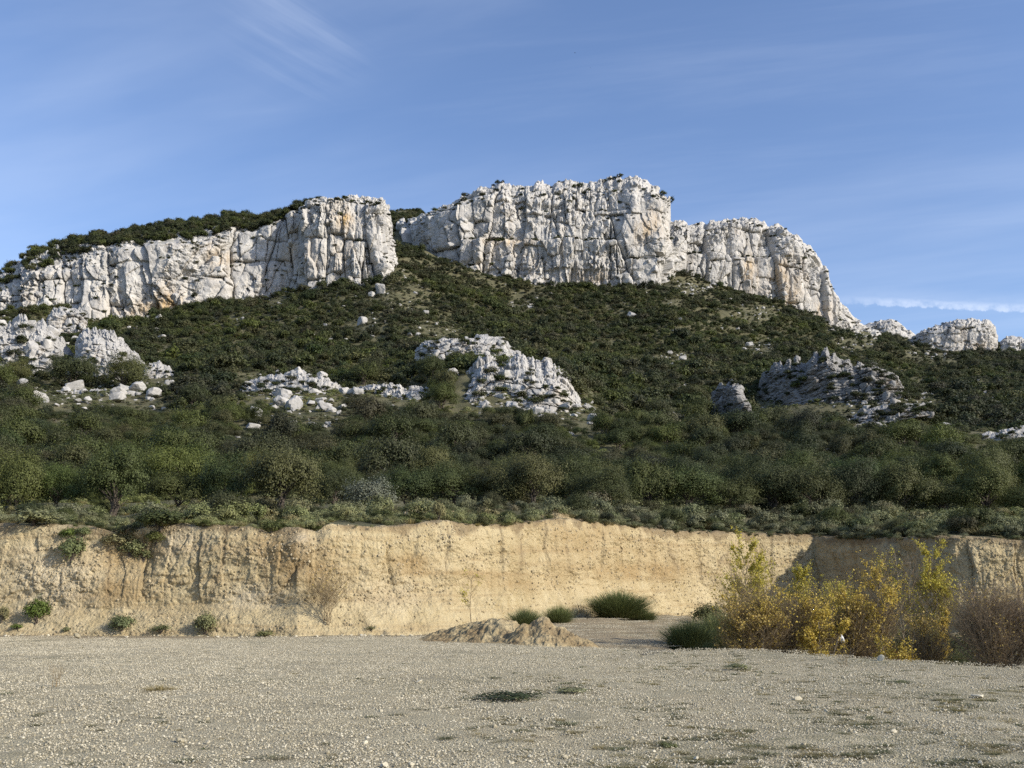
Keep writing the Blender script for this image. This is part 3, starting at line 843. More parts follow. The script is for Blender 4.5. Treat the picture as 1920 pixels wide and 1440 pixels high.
rock_face('limestone_cliff',
    [(1244, 515, 440, 420, 560), (1270, 512, 436, 418, 556), (1300, 522, 436, 414, 558), (1340, 540, 428, 410, 562), (1380, 552, 420, 404, 566), (1420, 562, 424, 408, 570), (1460, 572, 436, 422, 574), (1500, 584, 462, 448, 578), (1530, 592, 486, 472, 582),
     (1550, 598, 522, 508, 586), (1562, 604, 560, 548, 590), (1580, 615, 578, 570, 594), (1600, 625, 600, 594, 598), (1625, 636, 618, 613, 606), (1655, 645, 634, 630, 616)],
    8.0, M['rock_far'], 'fluted limestone cliff stepping down to the right of the central prow', 'cliff',
    setback=22, ledges=[(1290, 1450, 478, 2.4)], blocks=80, bsize=(0.08, 0.30), stains=[(1440, 525, 22, 40, 0.8), (1400, 500, 15, 30, 0.4), (1490, 560, 20, 25, 0.6), (1545, 585, 18, 20, 0.6)], grey=0.5, seed=23, ledge_n=150, ledge_sz=1.1)
rock_face('limestone_knoll',
    [(1676, 668, 660, 655, 668), (1698, 666, 650, 642, 660), (1716, 664, 640, 630, 652), (1745, 662, 626, 616, 646), (1790, 668, 614, 602, 642), (1825, 674, 612, 598, 640), (1850, 672, 612, 602, 641), (1866, 668, 620, 612, 645), (1872, 664, 640, 632, 655)],
    6.0, M['rock_far'], 'rounded pale rock knoll on the ridge at the far right', 'rock', setback=16, grey=0.6, jag=0.06, vert=0.6, seed=31, blocks=40, ledge_n=50, stains=[(1830, 650, 20, 12, 0.3)])
rock_face('limestone_knoll',
    [(1874, 664, 650, 642, 668), (1890, 664, 642, 632, 664), (1930, 668, 646, 636, 660), (1990, 676, 650, 640, 655), (2080, 690, 676, 670, 652)],
    5.0, M['rock_far'], 'low rock shelf right of the rounded knoll, cut by the picture edge', 'rock', setback=14, grey=0.6, jag=0.06, vert=0.6, seed=33, blocks=24, ledge_n=24)
rock_face('limestone_knoll',
    [(1604, 626, 618, 614, 692), (1636, 624, 614, 608, 690), (1650, 622, 606, 602, 688), (1672, 620, 603, 599, 686), (1692, 628, 614, 610, 688), (1712, 640, 630, 626, 690), (1730, 644, 637, 634, 690)],
    4.0, M['rock_far'], 'small rock hump on the skyline between the big cliff and the knoll', 'rock', setback=10, grey=0.6, jag=0.06, vert=0.6, seed=35, blocks=14, ledge_n=14)

# nearer outcrops
rock_face('rock_outcrop',
    [(840, 775, 752, 742, 181), (852, 782, 735, 722, 177), (870, 786, 716, 698, 175), (900, 782, 690, 670, 174), (940, 778, 684, 668, 174), (1000, 790, 682, 668, 173), (1040, 798, 694, 682, 172), (1060, 800, 712, 700, 172),
     (1080, 802, 748, 736, 172), (1100, 808, 782, 774, 172), (1124, 812, 802, 797, 172)],
    2.3, M['rock_mid'], 'large blocky limestone outcrop in the middle of the slope', 'rock outcrop', step=1.0, vert=0.4, slope=0.62, jag=0.07, setback=16, batter=9, grey=0.35, seed=41, blocks=110, bsize=(0.15, 0.65), ledge_n=60, ledge_sz=1.05, stains=[(1050, 745, 30, 30, 0.25)], amp=1.1, bury=10)
rock_face('rock_outcrop',
    [(778, 668, 660, 656, 222), (800, 668, 646, 640, 217), (830, 668, 640, 634, 215), (858, 664, 640, 636, 215), (866, 664, 642, 637, 215), (900, 662, 634, 629, 214), (945, 662, 636, 631, 214), (958, 672, 652, 648, 214), (985, 684, 674, 670, 210), (1015, 690, 680, 677, 208)],
    2.4, M['rock_mid'], 'grey rock ledge just above the large middle outcrop', 'rock outcrop', step=1.0, vert=0.4, slope=0.62, jag=0.07, setback=10, batter=4, grey=0.7, seed=43, blocks=50, bsize=(0.12, 0.45), ledge_n=26, ledge_sz=1.0, bury=8)
rock_face('rock_outcrop',
    [(668, 738, 728, 725, 192), (700, 748, 731, 725, 188), (735, 766, 734, 725, 185), (752, 768, 734, 726, 184), (758, 768, 740, 734, 184), (775, 768, 734, 726, 183), (806, 766, 736, 729, 183), (822, 766, 752, 747, 184)],
    2.2, M['rock_mid'], 'low split white rock band left of the large middle outcrop', 'rock outcrop', step=1.0, vert=0.4, slope=0.62, jag=0.07, setback=6, batter=1.5, grey=0.3, seed=45, blocks=40, bsize=(0.15, 0.5), ledge_n=30, ledge_sz=0.6, bury=8)
rock_face('rock_outcrop',
    [(-160, 740, 660, 640, 250), (-60, 722, 628, 606, 248), (0, 712, 615, 600, 247), (40, 706, 606, 592, 246), (72, 704, 612, 598, 246), (98, 708, 628, 614, 246), (120, 712, 648, 638, 246), (142, 714, 676, 668, 246), (156, 714, 700, 695, 247)],
    2.9, M['rock_mid'], 'tall rounded white outcrop cut by the left picture edge', 'rock outcrop', step=1.0, vert=0.4, slope=0.62, jag=0.07, setback=18, batter=8, grey=0.25, seed=47, blocks=80, bsize=(0.2, 0.8), ledge_n=36, ledge_sz=1.7, bury=10)
rock_face('rock_outcrop',
    [(86, 616, 604, 598, 290), (100, 616, 588, 580, 288), (120, 616, 583, 575, 287), (140, 614, 584, 577, 287), (158, 614, 592, 588, 288), (166, 614, 602, 599, 290)],
    3.0, M['rock_mid'], 'round-topped boulder outcrop under the left end of the long cliff', 'rock outcrop', step=1.0, vert=0.4, slope=0.62, jag=0.07, setback=7, batter=2, grey=0.4, seed=49, blocks=20, bury=8, ledge_n=16, ledge_sz=0.8)
rock_face('rock_outcrop',
    [(140, 700, 655, 644, 243), (158, 704, 628, 616, 240), (178, 696, 620, 613, 239), (202, 702, 624, 615, 238), (225, 708, 644, 634, 237), (250, 722, 664, 654, 237), (272, 730, 690, 682, 237), (290, 732, 714, 709, 238)],
    2.6, M['rock_mid'], 'slanting white rock slab right of the dark bush on the left slope', 'rock outcrop', step=1.0, vert=0.4, slope=0.62, jag=0.07, setback=14, batter=8, grey=0.3, seed=51, blocks=60, bsize=(0.12, 0.5), bury=10, ledge_n=22, ledge_sz=1.4)
rock_face('rock_outcrop',
    [(262, 728, 704, 696, 232), (280, 728, 690, 683, 231), (300, 724, 686, 680, 231), (318, 720, 694, 690, 232), (326, 720, 708, 705, 233)],
    2.0, M['rock_mid'], 'small broken rock rib at the right end of the left outcrops', 'rock outcrop', step=1.0, vert=0.4, slope=0.62, jag=0.07, setback=5, batter=2, grey=0.3, seed=53, blocks=34, bsize=(0.2, 0.6), bury=8, ledge_n=14, ledge_sz=0.7)
rock_face('rock_outcrop',
    [(1326, 792, 784, 778, 214), (1338, 790, 745, 736, 210), (1352, 788, 726, 719, 204), (1372, 787, 721, 715, 199), (1388, 785, 730, 723, 195), (1400, 784, 756, 750, 193), (1410, 784, 772, 768, 193)],
    2.0, M['rock_shade_tone'], 'isolated layered rock tooth left of the tilted outcrop, its left side in shade', 'rock outcrop', step=1.0, vert=0.4, slope=0.86, jag=0.07, setback=6, batter=2, grey=0.7, seed=55, blocks=16, ledge_n=20, ledge_sz=0.6, dip=-0.30, bury=10, strata=1.6)
rock_face('rock_outcrop',
    [(1418, 792, 752, 744, 246), (1432, 796, 714, 704, 241), (1452, 800, 692, 680, 236), (1482, 802, 690, 676, 230), (1508, 800, 704, 690, 225), (1528, 796, 684, 668, 222), (1552, 790, 680, 656, 220), (1575, 784, 700, 682, 218), (1600, 776, 700, 684, 216), (1632, 762, 702, 684, 214), (1662, 748, 712, 697, 212), (1684, 740, 722, 714, 212), (1694, 738, 732, 729, 213)],
    2.2, M['rock_shade_tone'], 'large grey shade-darkened outcrop of tilted rock layers on the right slope', 'rock outcrop', step=1.0, vert=0.4, slope=0.86, jag=0.07, setback=10, batter=10, grey=0.8, seed=57, blocks=110, bsize=(0.12, 0.5), dip=-0.32, strata=1.6, ledge_n=100, ledge_sz=1.2, bury=8, amp=1.0)

rock_face('rock_outcrop',
    [(452, 742, 732, 726, 193), (478, 750, 722, 708, 190), (520, 756, 716, 698, 188), (562, 758, 712, 696, 187), (604, 760, 716, 704, 187), (640, 762, 734, 726, 188), (656, 764, 752, 749, 189)],
    2.0, M['rock_mid'], 'wide broken rock field with shrubs, left of the split white band', 'rock outcrop', step=1.0, vert=0.4, slope=0.35, jag=0.07, setback=17, batter=4, grey=0.35, seed=61, blocks=120, bsize=(0.15, 0.6), ledge_n=110, ledge_sz=1.0, bury=8)
rock_face('rock_outcrop',
    [(536, 796, 786, 782, 168), (560, 800, 780, 772, 167), (600, 803, 778, 769, 166), (630, 800, 782, 777, 166), (648, 798, 790, 788, 167)],
    1.7, M['rock_mid'], 'small low rock patch below the wide broken rock field', 'rock outcrop', step=1.0, vert=0.4, slope=0.35, jag=0.07, setback=9, batter=3, grey=0.35, seed=63, blocks=44, bsize=(0.15, 0.6), ledge_n=36, ledge_sz=0.8, bury=8)
rock_face('rock_outcrop',
    [(1584, 800, 792, 788, 190), (1630, 792, 776, 769, 188), (1676, 784, 766, 759, 187), (1720, 776, 762, 757, 187), (1750, 772, 766, 763, 188)],
    1.8, M['rock_shade_tone'], 'thin pale rock layers below the right end of the tilted outcrop', 'rock outcrop', step=1.0, vert=0.4, slope=0.5, jag=0.07, setback=9, batter=3, grey=0.4, seed=65, dip=-0.2, strata=1.4, blocks=44, bsize=(0.15, 0.5), ledge_n=50, ledge_sz=0.9, bury=6)
rock_face('rock_outcrop',
    [(1822, 836, 828, 825, 158), (1846, 832, 818, 812, 157), (1880, 826, 811, 806, 157), (1930, 822, 808, 802, 157), (1970, 820, 812, 809, 158)],
    1.5, M['rock_mid'], 'low pale ledge in the scrub at the right picture edge', 'rock outcrop', step=1.0, vert=0.4, slope=0.5, jag=0.07, setback=6, batter=2, grey=0.4, seed=67, dip=-0.2, blocks=30, bsize=(0.15, 0.5), ledge_n=24, ledge_sz=0.7, bury=6)
rock_face('rock_outcrop',
    [(60, 765, 752, 748, 205), (110, 768, 744, 736, 203), (160, 766, 738, 730, 203), (215, 768, 742, 734, 203), (270, 770, 746, 739, 203), (312, 772, 760, 757, 204)],
    1.9, M['rock_mid'], 'low line of white rubble below the left outcrops', 'rock outcrop', step=1.0, vert=0.4, slope=0.4, jag=0.09, setback=9, batter=3, grey=0.3, seed=69, blocks=90, bsize=(0.18, 0.7), ledge_n=70, ledge_sz=1.2, bury=6)

BOULDERS = block_meshes(M['boulder'], 60, 7)
STONES = [rock_mesh('stone', 90 + i, ICO2, M['stone'], 8, 0.12) for i in range(6)]

# ------------------------------------------------------------------ scatter (for uncountable stuff only)
def hidden_collection(name, objs):
    c = bpy.data.collections.new(name)
    for o in objs: c.objects.link(o)
    return c
def proto(name, me):
    return bpy.data.objects.new(name, me)
def scatter(name, pts, rots, scls, idx, protos, label=None, cat=None, parent=None):
    pts = np.asarray(pts, np.float32).reshape(-1, 3); n = len(pts)
    me = bpy.data.meshes.new(name)
    me.vertices.add(n); me.vertices.foreach_set('co', pts.ravel())
    for nm, typ, key, dat in (('rot', 'FLOAT_VECTOR', 'vector', rots), ('scl', 'FLOAT_VECTOR', 'vector', scls), ('idx', 'INT', 'value', idx)):
        at = me.attributes.new(nm, typ, 'POINT')
        at.data.foreach_set(key, np.asarray(dat, np.float32 if typ != 'INT' else np.int32).ravel())
    me.update()
    coll = hidden_collection(name + '_kinds', protos)
    ng = bpy.data.node_groups.new(name, 'GeometryNodeTree')
    ng.interface.new_socket('Geometry', in_out='INPUT', socket_type='NodeSocketGeometry')
    ng.interface.new_socket('Geometry', in_out='OUTPUT', socket_type='NodeSocketGeometry')
    N, L = ng.nodes, ng.links
    gi, go = N.new('NodeGroupInput'), N.new('NodeGroupOutput')
    ci = N.new('GeometryNodeCollectionInfo')
    ci.inputs['Collection'].default_value = coll
    ci.inputs['Separate Children'].default_value = True
    ci.inputs['Reset Children'].default_value = True
    ip = N.new('GeometryNodeInstanceOnPoints')
    ip.inputs['Pick Instance'].default_value = True
    def na(nm, t):
        q = N.new('GeometryNodeInputNamedAttribute'); q.data_type = t; q.inputs['Name'].default_value = nm
        return q.outputs['Attribute']
    e2r = N.new('FunctionNodeEulerToRotation')
    L.new(na('rot', 'FLOAT_VECTOR'), e2r.inputs[0])
    L.new(gi.outputs[0], ip.inputs['Points']); L.new(ci.outputs[0], ip.inputs['Instance'])
    L.new(na('idx', 'INT'), ip.inputs['Instance Index']); L.new(e2r.outputs[0], ip.inputs['Rotation'])
    L.new(na('scl', 'FLOAT_VECTOR'), ip.inputs['Scale'])
    L.new(ip.outputs[0], go.inputs[0])
    o = obj(name, me, None, parent)
    md = o.modifiers.new('scatter', 'NODES'); md.node_group = ng
    tag(o, label, cat, kind='stuff')
    return o

# ------------------------------------------------------------------ plant shapes
def leaf_quads(C, Nn, size, rng, aspect=0.62):
    """a small diamond leaf at every centre C, facing roughly Nn"""
    n = len(C)
    t = rng.normal(size=(n, 3)); t -= Nn * np.sum(t * Nn, 1, keepdims=True)
    t /= np.linalg.norm(t, axis=1, keepdims=True) + 1e-9
    b = np.cross(Nn, t)
    s = (size * rng.uniform(0.6, 1.35, n))[:, None]
    V = np.stack([C - t * s, C - b * s * aspect + Nn * s * 0.12, C + t * s, C + b * s * aspect + Nn * s * 0.12], 1)
    Fc = np.arange(4 * n).reshape(n, 4)
    return V.reshape(-1, 3), Fc
def crown_mesh(name, seed, n, size, lobes=26, mat=None, flat=0.8, lobe_r=(0.28, 0.48), spread=0.72, low=-0.25):
    r = np.random.default_rng(seed)
    d = r.normal(size=(lobes, 3)); d /= np.linalg.norm(d, axis=1, keepdims=True)
    d[:, 2] = np.where(d[:, 2] < low, -d[:, 2] * 0.7, d[:, 2])
    c = d * (spread * r.uniform(0.55, 1.0, lobes) ** 0.6)[:, None]
    c[:, 2] *= flat
    lr = r.uniform(*lobe_r, lobes)
    w = lr ** 2; w /= w.sum()
    k = r.choice(lobes, n, p=w)
    q = r.normal(size=(n, 3)); q /= np.linalg.norm(q, axis=1, keepdims=True)
    q[:, 2] = np.where((q[:, 2] < -0.2) & (r.random(n) < 0.7), -q[:, 2], q[:, 2])
    rad = lr[k] * (1 - 0.4 * r.random(n) ** 2.8) * (1 + 0.14 * r.normal(size=n)) * np.where(r.random(n) < 0.07, 1.28, 1.0) * (1 + 0.62 * fbm(c[k, 0] * 3 + q[:, 0] * 2.2, c[k, 1] * 3 + q[:, 1] * 2.2, q[:, 2] * 2.2, 2, seed))
    C = c[k] + q * rad[:, None]
    C[:, 2] += 0.05
    cd = C / (np.linalg.norm(C, axis=1, keepdims=True) + 1e-6)
    nn = q * 0.75 + cd * 0.45 + r.normal(size=(n, 3)) * 0.38 + np.array([0, 0, 0.2])
    nn /= np.linalg.norm(nn, axis=1, keepdims=True)
    V, Fc = leaf_quads(C, nn, size, r)
    V[:, 2] += 0.55
    me = mesh_np(name, V, Fc, False)
    if mat: me.materials.append(mat)
    return me
def tube(path, radii, sides=5):
    path = np.asarray(path, float); n = len(path)
    tg = np.gradient(path, axis=0); tg /= np.linalg.norm(tg, axis=1, keepdims=True) + 1e-9
    ref = np.array([0.31, 0.95, 0.05])
    a = np.cross(tg, ref); a /= np.linalg.norm(a, axis=1, keepdims=True) + 1e-9
    b = np.cross(tg, a)
    th = np.linspace(0, 2 * np.pi, sides, endpoint=False)
    V = path[:, None] + (np.cos(th)[None, :, None] * a[:, None] + np.sin(th)[None, :, None] * b[:, None]) * np.asarray(radii)[:, None, None]
    i = np.arange(n * sides).reshape(n, sides)
    Fc = np.stack([i[:-1], np.roll(i, -1, 1)[:-1], np.roll(i, -1, 1)[1:], i[1:]], -1).reshape(-1, 4)
    return V.reshape(-1, 3), Fc
class Acc:
    def __init__(s): s.V, s.F, s.n = [], [], 0
    def add(s, VF):
        V, Fc = VF; s.V.append(V); s.F.append(Fc + s.n); s.n += len(V)
    def mesh(s, name, mat=None, smooth=True):
        me = mesh_np(name, np.concatenate(s.V), np.concatenate(s.F), smooth)
        if mat: me.materials.append(mat)
        return me
def oak_trunk(seed):
    r = np.random.default_rng(seed); ac = Acc()
    stems = r.integers(2, 4)
    for s in range(stems):
        a0 = r.uniform(0, 6.28); lean = r.uniform(0.08, 0.3)
        h = r.uniform(0.55, 0.8)
        z = np.linspace(0, h, 7)
        pth = np.stack([np.cos(a0) * (0.05 + lean * z) + 0.03 * r.normal(size=7), np.sin(a0) * (0.05 + lean * z) + 0.03 * r.normal(size=7), z], 1)
        pth[0, 2] = -0.15
        ac.add(tube(pth, np.linspace(0.06, 0.028, 7), 6))
        for b in range(4):
            i = r.integers(2, 6); a1 = r.uniform(0, 6.28); L = r.uniform(0.3, 0.55)
            tt = np.linspace(0, 1, 5)
            q = pth[i] + np.stack([np.cos(a1) * L * tt, np.sin(a1) * L * tt, L * 0.8 * tt ** 0.8], 1)
            ac.add(tube(q, np.linspace(0.026, 0.008, 5), 4))
    return ac.mesh('trunk', M['bark'])
def blades_mesh(name, seed, n, h, spread, width, mat, droop=0.25, basew=0.25, hvar=0.5):
    """upright stems or grass blades fanning out from a clump"""
    r = np.random.default_rng(seed)
    a = r.uniform(0, 6.28, n); rr = np.sqrt(r.random(n))
    base = np.stack([np.cos(a) * rr * basew, np.sin(a) * rr * basew, np.full(n, -0.03 * h)], 1)
    a2 = a + r.normal(size=n) * 0.6
    out = spread * rr * r.uniform(0.5, 1.2, n)
    hh = h * (1 - hvar * r.random(n)) * (1 - 0.35 * rr)
    tip = base + np.stack([np.cos(a2) * out, np.sin(a2) * out, hh], 1)
    mid = base * 0.5 + tip * 0.5 + np.stack([0 * a, 0 * a, droop * hh * 0.4], 1)
    sd = np.stack([-np.sin(a2 + r.normal(size=n)), np.cos(a2 + r.normal(size=n)), 0 * a], 1) * width
    V = np.stack([base - sd, base + sd, mid + sd * 0.8, tip, tip, mid - sd * 0.8], 1)
    # two quads per blade sharing the middle
    V = np.stack([base - sd, base + sd, mid + sd * 0.8, mid - sd * 0.8, tip + sd * 0.2, tip - sd * 0.2], 1)
    i = np.arange(n)[:, None] * 6
    Fc = np.concatenate([i + np.array([[0, 1, 2, 3]]), i + np.array([[3, 2, 4, 5]])], 0)
    me = mesh_np(name, V.reshape(-1, 3), Fc, False)
    me.materials.append(mat)
    return me
def twiggy(seed, h, spread, stems=1, branches=22, twigs=7, leaves=600, leaf=0.035, lean=0.05, leaf_bias=0.5, trunk_r=0.022, up=0.75):
    """thin-twigged young tree: wood meshes + leaf centres; returns (stem mesh data, twig mesh data, leaf V/F)"""
    r = np.random.default_rng(seed)
    st, tw = Acc(), Acc(); ends = []
    for s in range(stems):
        a0 = r.uniform(0, 6.28)
        ln = lean if stems == 1 else r.uniform(0.1, 0.9) * spread / h
        hs = h * (1 if stems == 1 else r.uniform(0.6, 1.0))
        z = np.linspace(0, hs, 9)
        wob = np.cumsum(r.normal(size=(9, 2)) * 0.02 * h, 0) * 0.5
        off = r.normal(size=2) * (0.0 if stems == 1 else 0.10 * spread)
        pth = np.stack([off[0] + np.cos(a0) * ln * z ** 1.1 + wob[:, 0], off[1] + np.sin(a0) * ln * z ** 1.1 + wob[:, 1], z], 1)
        pth[0, 2] = -0.1
        st.add(tube(pth, np.linspace(trunk_r, trunk_r * 0.18, 9), 5))
        nb = max(3, int(branches / (1 if stems == 1 else stems ** 0.5)))
        for b in range(nb):
            f = r.uniform(0.18, 0.97) ** 0.85
            p0 = np.array([np.interp(f * hs, z, pth[:, i]) for i in range(3)])
            a1 = r.uniform(0, 6.28)
            L = spread * (0.35 + 0.65 * (1 - f)) * r.uniform(0.6, 1.2)
            tt = np.linspace(0, 1, 5)[:, None]
            dr = np.array([np.cos(a1), np.sin(a1), up * r.uniform(0.7, 1.7)])
            q = p0 + dr * L * tt + np.array([0, 0, 0.25 * L]) * tt ** 2 + r.normal(size=(5, 3)) * 0.02 * L * tt
            tw.add(tube(q, np.linspace(trunk_r * 0.35, trunk_r * 0.10, 5), 3))
            for k_ in range(twigs):
                ft = r.uniform(0.25, 1.0)
                p1 = q[0] + (q[-1] - q[0]) * ft
                d2 = dr / np.linalg.norm(dr) + r.normal(size=3) * 0.55 + np.array([0, 0, 0.25])
                l2 = L * r.uniform(0.18, 0.42)
                q2 = p1 + d2 * l2 * np.linspace(0, 1, 3)[:, None]
                tw.add(tube(q2, np.array([0.10, 0.07, 0.045]) * trunk_r * 1.6, 3))
                ends.append((q2[1], f)); ends.append((q2[2], f)); ends.append((0.5 * q2[1] + 0.5 * q2[0], f))
    E = np.array([e[0] for e in ends]); fz = np.array([e[1] for e in ends])
    w = np.clip(0.15 + leaf_bias * fz ** 2, 0.01, 9); w /= w.sum()
    lv = None
    if leaves:
        # leaves come in patches, some boughs being bare already
        side = 0.05 + fbm(E[:, 0] / (0.5 * spread) + seed, E[:, 1] / (0.5 * spread), E[:, 2] / (0.3 * h), 2, seed)
        w = w * sstep(-0.35, 0.35, side); w /= w.sum()
        k = r.choice(len(E), leaves, p=w)
        C = E[k] + r.normal(size=(leaves, 3)) * leaf * 1.3
        nn = r.normal(size=(leaves, 3)) + np.array([0.3, -0.4, 0.3]); nn /= np.linalg.norm(nn, axis=1, keepdims=True)
        lv = leaf_quads(C, nn, leaf, r, 0.85)
    return st, tw, lv

# ------------------------------------------------------------------ scrub cover
CROWN_NEAR = [crown_mesh('crown', 200 + i, 24000, 0.0215, 34, M['oak'], 0.80 + 0.12 * (i % 3), (0.12, 0.46), 0.92) for i in range(6)]
CROWN_MID = [crown_mesh('crown', 220 + i, 7000, 0.034, 24, M['scrub'], 0.65 + 0.12 * (i % 3), (0.14, 0.46), 0.88) for i in range(6)]
SHRUB_FAR = [crown_mesh('shrub', 240 + i, 900, 0.098, 16, M['scrub'], 0.60 + 0.1 * (i % 3), (0.16, 0.46), 0.85) for i in range(6)]
TRUNKS = [oak_trunk(260 + i) for i in range(4)]
SAGE = [crown_mesh('tussock', 280 + i, 1100, 0.06, 18, M['sage'], 0.6, (0.22, 0.4)) for i in range(4)]

def rock_block(px, py, Y, hpx):
    """true where a plant of hpx pixels would stand on or hide a rock face"""
    bad = np.zeros(px.shape, bool)
    for (rx, sk, bs, ry) in ROCKS:
        o = np.argsort(rx)
        inside = (px > rx.min() - 3) & (px < rx.max() + 3)
        s_ = np.interp(px, rx[o], sk[o]); b_ = np.interp(px, rx[o], bs[o]); y_ = np.interp(px, rx[o], ry[o])
        on = inside & (Y > y_ - 0.5) & (Y < y_ * 1.03 + 8) & (py < b_ + 4) & (py > s_ - 4)
        hide = inside & (Y <= y_) & (Y > np.where(y_ > 400, 0.965, 0.81) * y_) & (py - hpx < b_ - 0.16 * (b_ - s_)) & (py > s_)
        behind = inside & (Y >= y_) & (Y < y_ * 1.04 + 10) & (py > s_ + 2)
        bad |= on | hide | behind
    return bad
def open_ground(px, py):
    """0..1: how bare the slope is (rubble fields and grassy patches)"""
    o = np.zeros(np.shape(px))
    for (cx, cy, rx, ry, k_) in [(545, 745, 110, 48, 0.95), (600, 785, 60, 22, 0.8), (190, 742, 130, 26, 0.75), (60, 735, 70, 20, 0.6), (760, 560, 70, 40, 0.5), (820, 620, 90, 25, 0.45),
                               (690, 610, 60, 40, 0.4), (300, 765, 60, 10, 0.6), (720, 690, 60, 30, 0.3), (1290, 540, 50, 18, 0.7), (1420, 590, 60, 22, 0.6), (1600, 650, 60, 20, 0.6), (1720, 760, 70, 22, 0.7), (1850, 820, 60, 14, 0.7),
                               (1750, 665, 70, 16, 0.6), (1620, 770, 60, 20, 0.6), (1090, 800, 40, 14, 0.6), (1160, 785, 40, 8, 0.6), (1830, 720, 60, 14, 0.5), (1680, 700, 40, 15, 0.4)]:
        o = np.maximum(o, k_ * np.exp(-(((px - cx) / rx) ** 2 + ((py - cy) / ry) ** 2)))
    nn_ = fbm(np.asarray(px) / 75.0, np.asarray(py) / 26.0, 4.0, 3, 63)
    o = np.maximum(o, 0.62 * sstep(0.38, 0.8, nn_))
    return o

NC = 130000
cand_px = RNG.uniform(-330, 2260, NC)
cand_Y = np.sqrt(RNG.uniform(62.0 ** 2, 755.0 ** 2, NC))
pos = terrain(cand_px, cand_Y)
cpx, cpy = proj(pos)
sz = 0.75 + 1.0 * RNG.random(NC) ** 1.5                                     # crown radius
sz *= np.where(cand_Y < 150, 0.88, np.where(cand_Y < 300, 1.0, 0.92))
big = RNG.random(NC) < 0.16
sz = np.where(big, sz * 1.7, sz)
patch = fbm(pos[:, 0] / 14, pos[:, 1] / 14, 0, 3, 61)
sz *= 1 + 0.22 * patch
op = open_ground(cpx, cpy)
keep = RNG.random(NC) > op * 1.05
sz = np.where(op > 0.3, sz * 0.6, sz)
keep &= (patch > -0.75) | (RNG.random(NC) < 0.4)
hpx = sz * 1.25 * F / cand_Y
keep &= ~rock_block(cpx, cpy, cand_Y, hpx)
# terrace scrub belongs to the terrace; oaks of the front row are placed by hand
keep &= cand_Y > 78
# dart throwing on a hash grid
order = np.flatnonzero(keep)
order = order[np.argsort(-sz[order] + RNG.random(len(order)) * 0.8)]
cell = {}
chosen = []
CS = 5.5
for i in order:
    x, y, r0 = pos[i, 0], pos[i, 1], sz[i]
    gx, gy = int(x // CS), int(y // CS)
    ok = True
    for a_ in (-1, 0, 1):
        for b_ in (-1, 0, 1):
            for j in cell.get((gx + a_, gy + b_), ()):
                dx, dy = pos[j, 0] - x, pos[j, 1] - y
                if dx * dx + dy * dy < (0.60 * (sz[j] + r0)) ** 2:
                    ok = False; break
            if not ok: break
        if not ok: break
    if ok:
        cell.setdefault((gx, gy), []).append(i); chosen.append(i)
chosen = np.array(chosen)
inview = (cpx[chosen] > -40) & (cpx[chosen] < 1960)
size_px = sz[chosen] * F / cand_Y[chosen] * np.where(inview, 1, 0)
rank = chosen[np.argsort(-size_px)]
IND = rank[:270]
REST = rank[270:]

# 270 nearest scrub oaks as single plants
for n_, i in enumerate(IND):
    r0 = float(sz[i])
    t_ = empty('scrub_oak', pos[i] - np.array([0, 0, 0.1]), RNG.uniform(0, 6.28), (r0 * RNG.uniform(0.8, 1.2), r0 * RNG.uniform(0.8, 1.2), r0 * RNG.uniform(0.75, 1.3)))
    k_ = int(RNG.integers(0, 6))
    obj('crown', (CROWN_NEAR if cand_Y[i] < 92 else CROWN_MID)[k_], None, t_)
    obj('trunk', TRUNKS[k_ % 4], None, t_)
    zx = float(cpx[i])
    zone_ = ('below the left outcrops' if zx < 400 else 'below the wide broken rock field' if zx < 700 else 'below the large middle outcrop' if zx < 1130
             else 'right of the large middle outcrop' if zx < 1330 else 'below the tilted grey outcrop' if zx < 1700 else 'near the right picture edge')
    tag(t_, 'dark evergreen scrub oak behind the front row, ' + zone_, 'scrub oak', 'scrub oaks ' + zone_)
# the rest of the maquis
pr_far = [proto('maquis_shrub_%02d' % i, m_) for i, m_ in enumerate(SHRUB_FAR)]
pr_mid = [proto('maquis_shrub_m%02d' % i, m_) for i, m_ in enumerate(CROWN_MID)]
P_, R_, S_, I_ = [], [], [], []
near_rest = cand_Y[REST] < 170
for sel, off in ((near_rest, 6), (~near_rest, 0)):
    ids = REST[sel]
    m_ = len(ids)
    P_.append(pos[ids] - np.array([0, 0, 0.12]) * sz[ids][:, None])
    R_.append(np.stack([RNG.normal(size=m_) * 0.12, RNG.normal(size=m_) * 0.12, RNG.uniform(0, 6.28, m_)], 1))
    S_.append(sz[ids][:, None] * np.stack([RNG.uniform(0.9, 1.15, m_), RNG.uniform(0.9, 1.15, m_), RNG.uniform(0.8, 1.2, m_)], 1))
    I_.append(RNG.integers(0, 6, m_) + off)
# scrub on the cliff tops
for (Gc, PXc, CCc, cover) in CAPS:
    nn = 2600
    ii = RNG.integers(0, Gc.shape[0], nn); jj = RNG.integers(0, Gc.shape[1], nn)
    q = Gc[ii, jj]; w = CCc[ii, jj]; pxq = PXc[ii, jj]
    kp = (w > 0.22 + 0.15 * fbm(q[:, 0] / 18, q[:, 1] / 18, 0, 2, 71)) & (RNG.random(nn) < np.interp(pxq, [-400, 40, 150, 560, 580], [0.3, 0.3, 0.9, 0.95, 0.3]) * cover * 1.6)
    q = q[kp]; m_ = len(q)
    s0 = RNG.uniform(1.2, 2.6, m_)
    P_.append(q - np.array([0, 0, 0.3])); R_.append(np.stack([0 * s0, 0 * s0, RNG.uniform(0, 6.28, m_)], 1))
    S_.append(np.repeat(s0[:, None], 3, 1)); I_.append(RNG.integers(0, 6, m_))
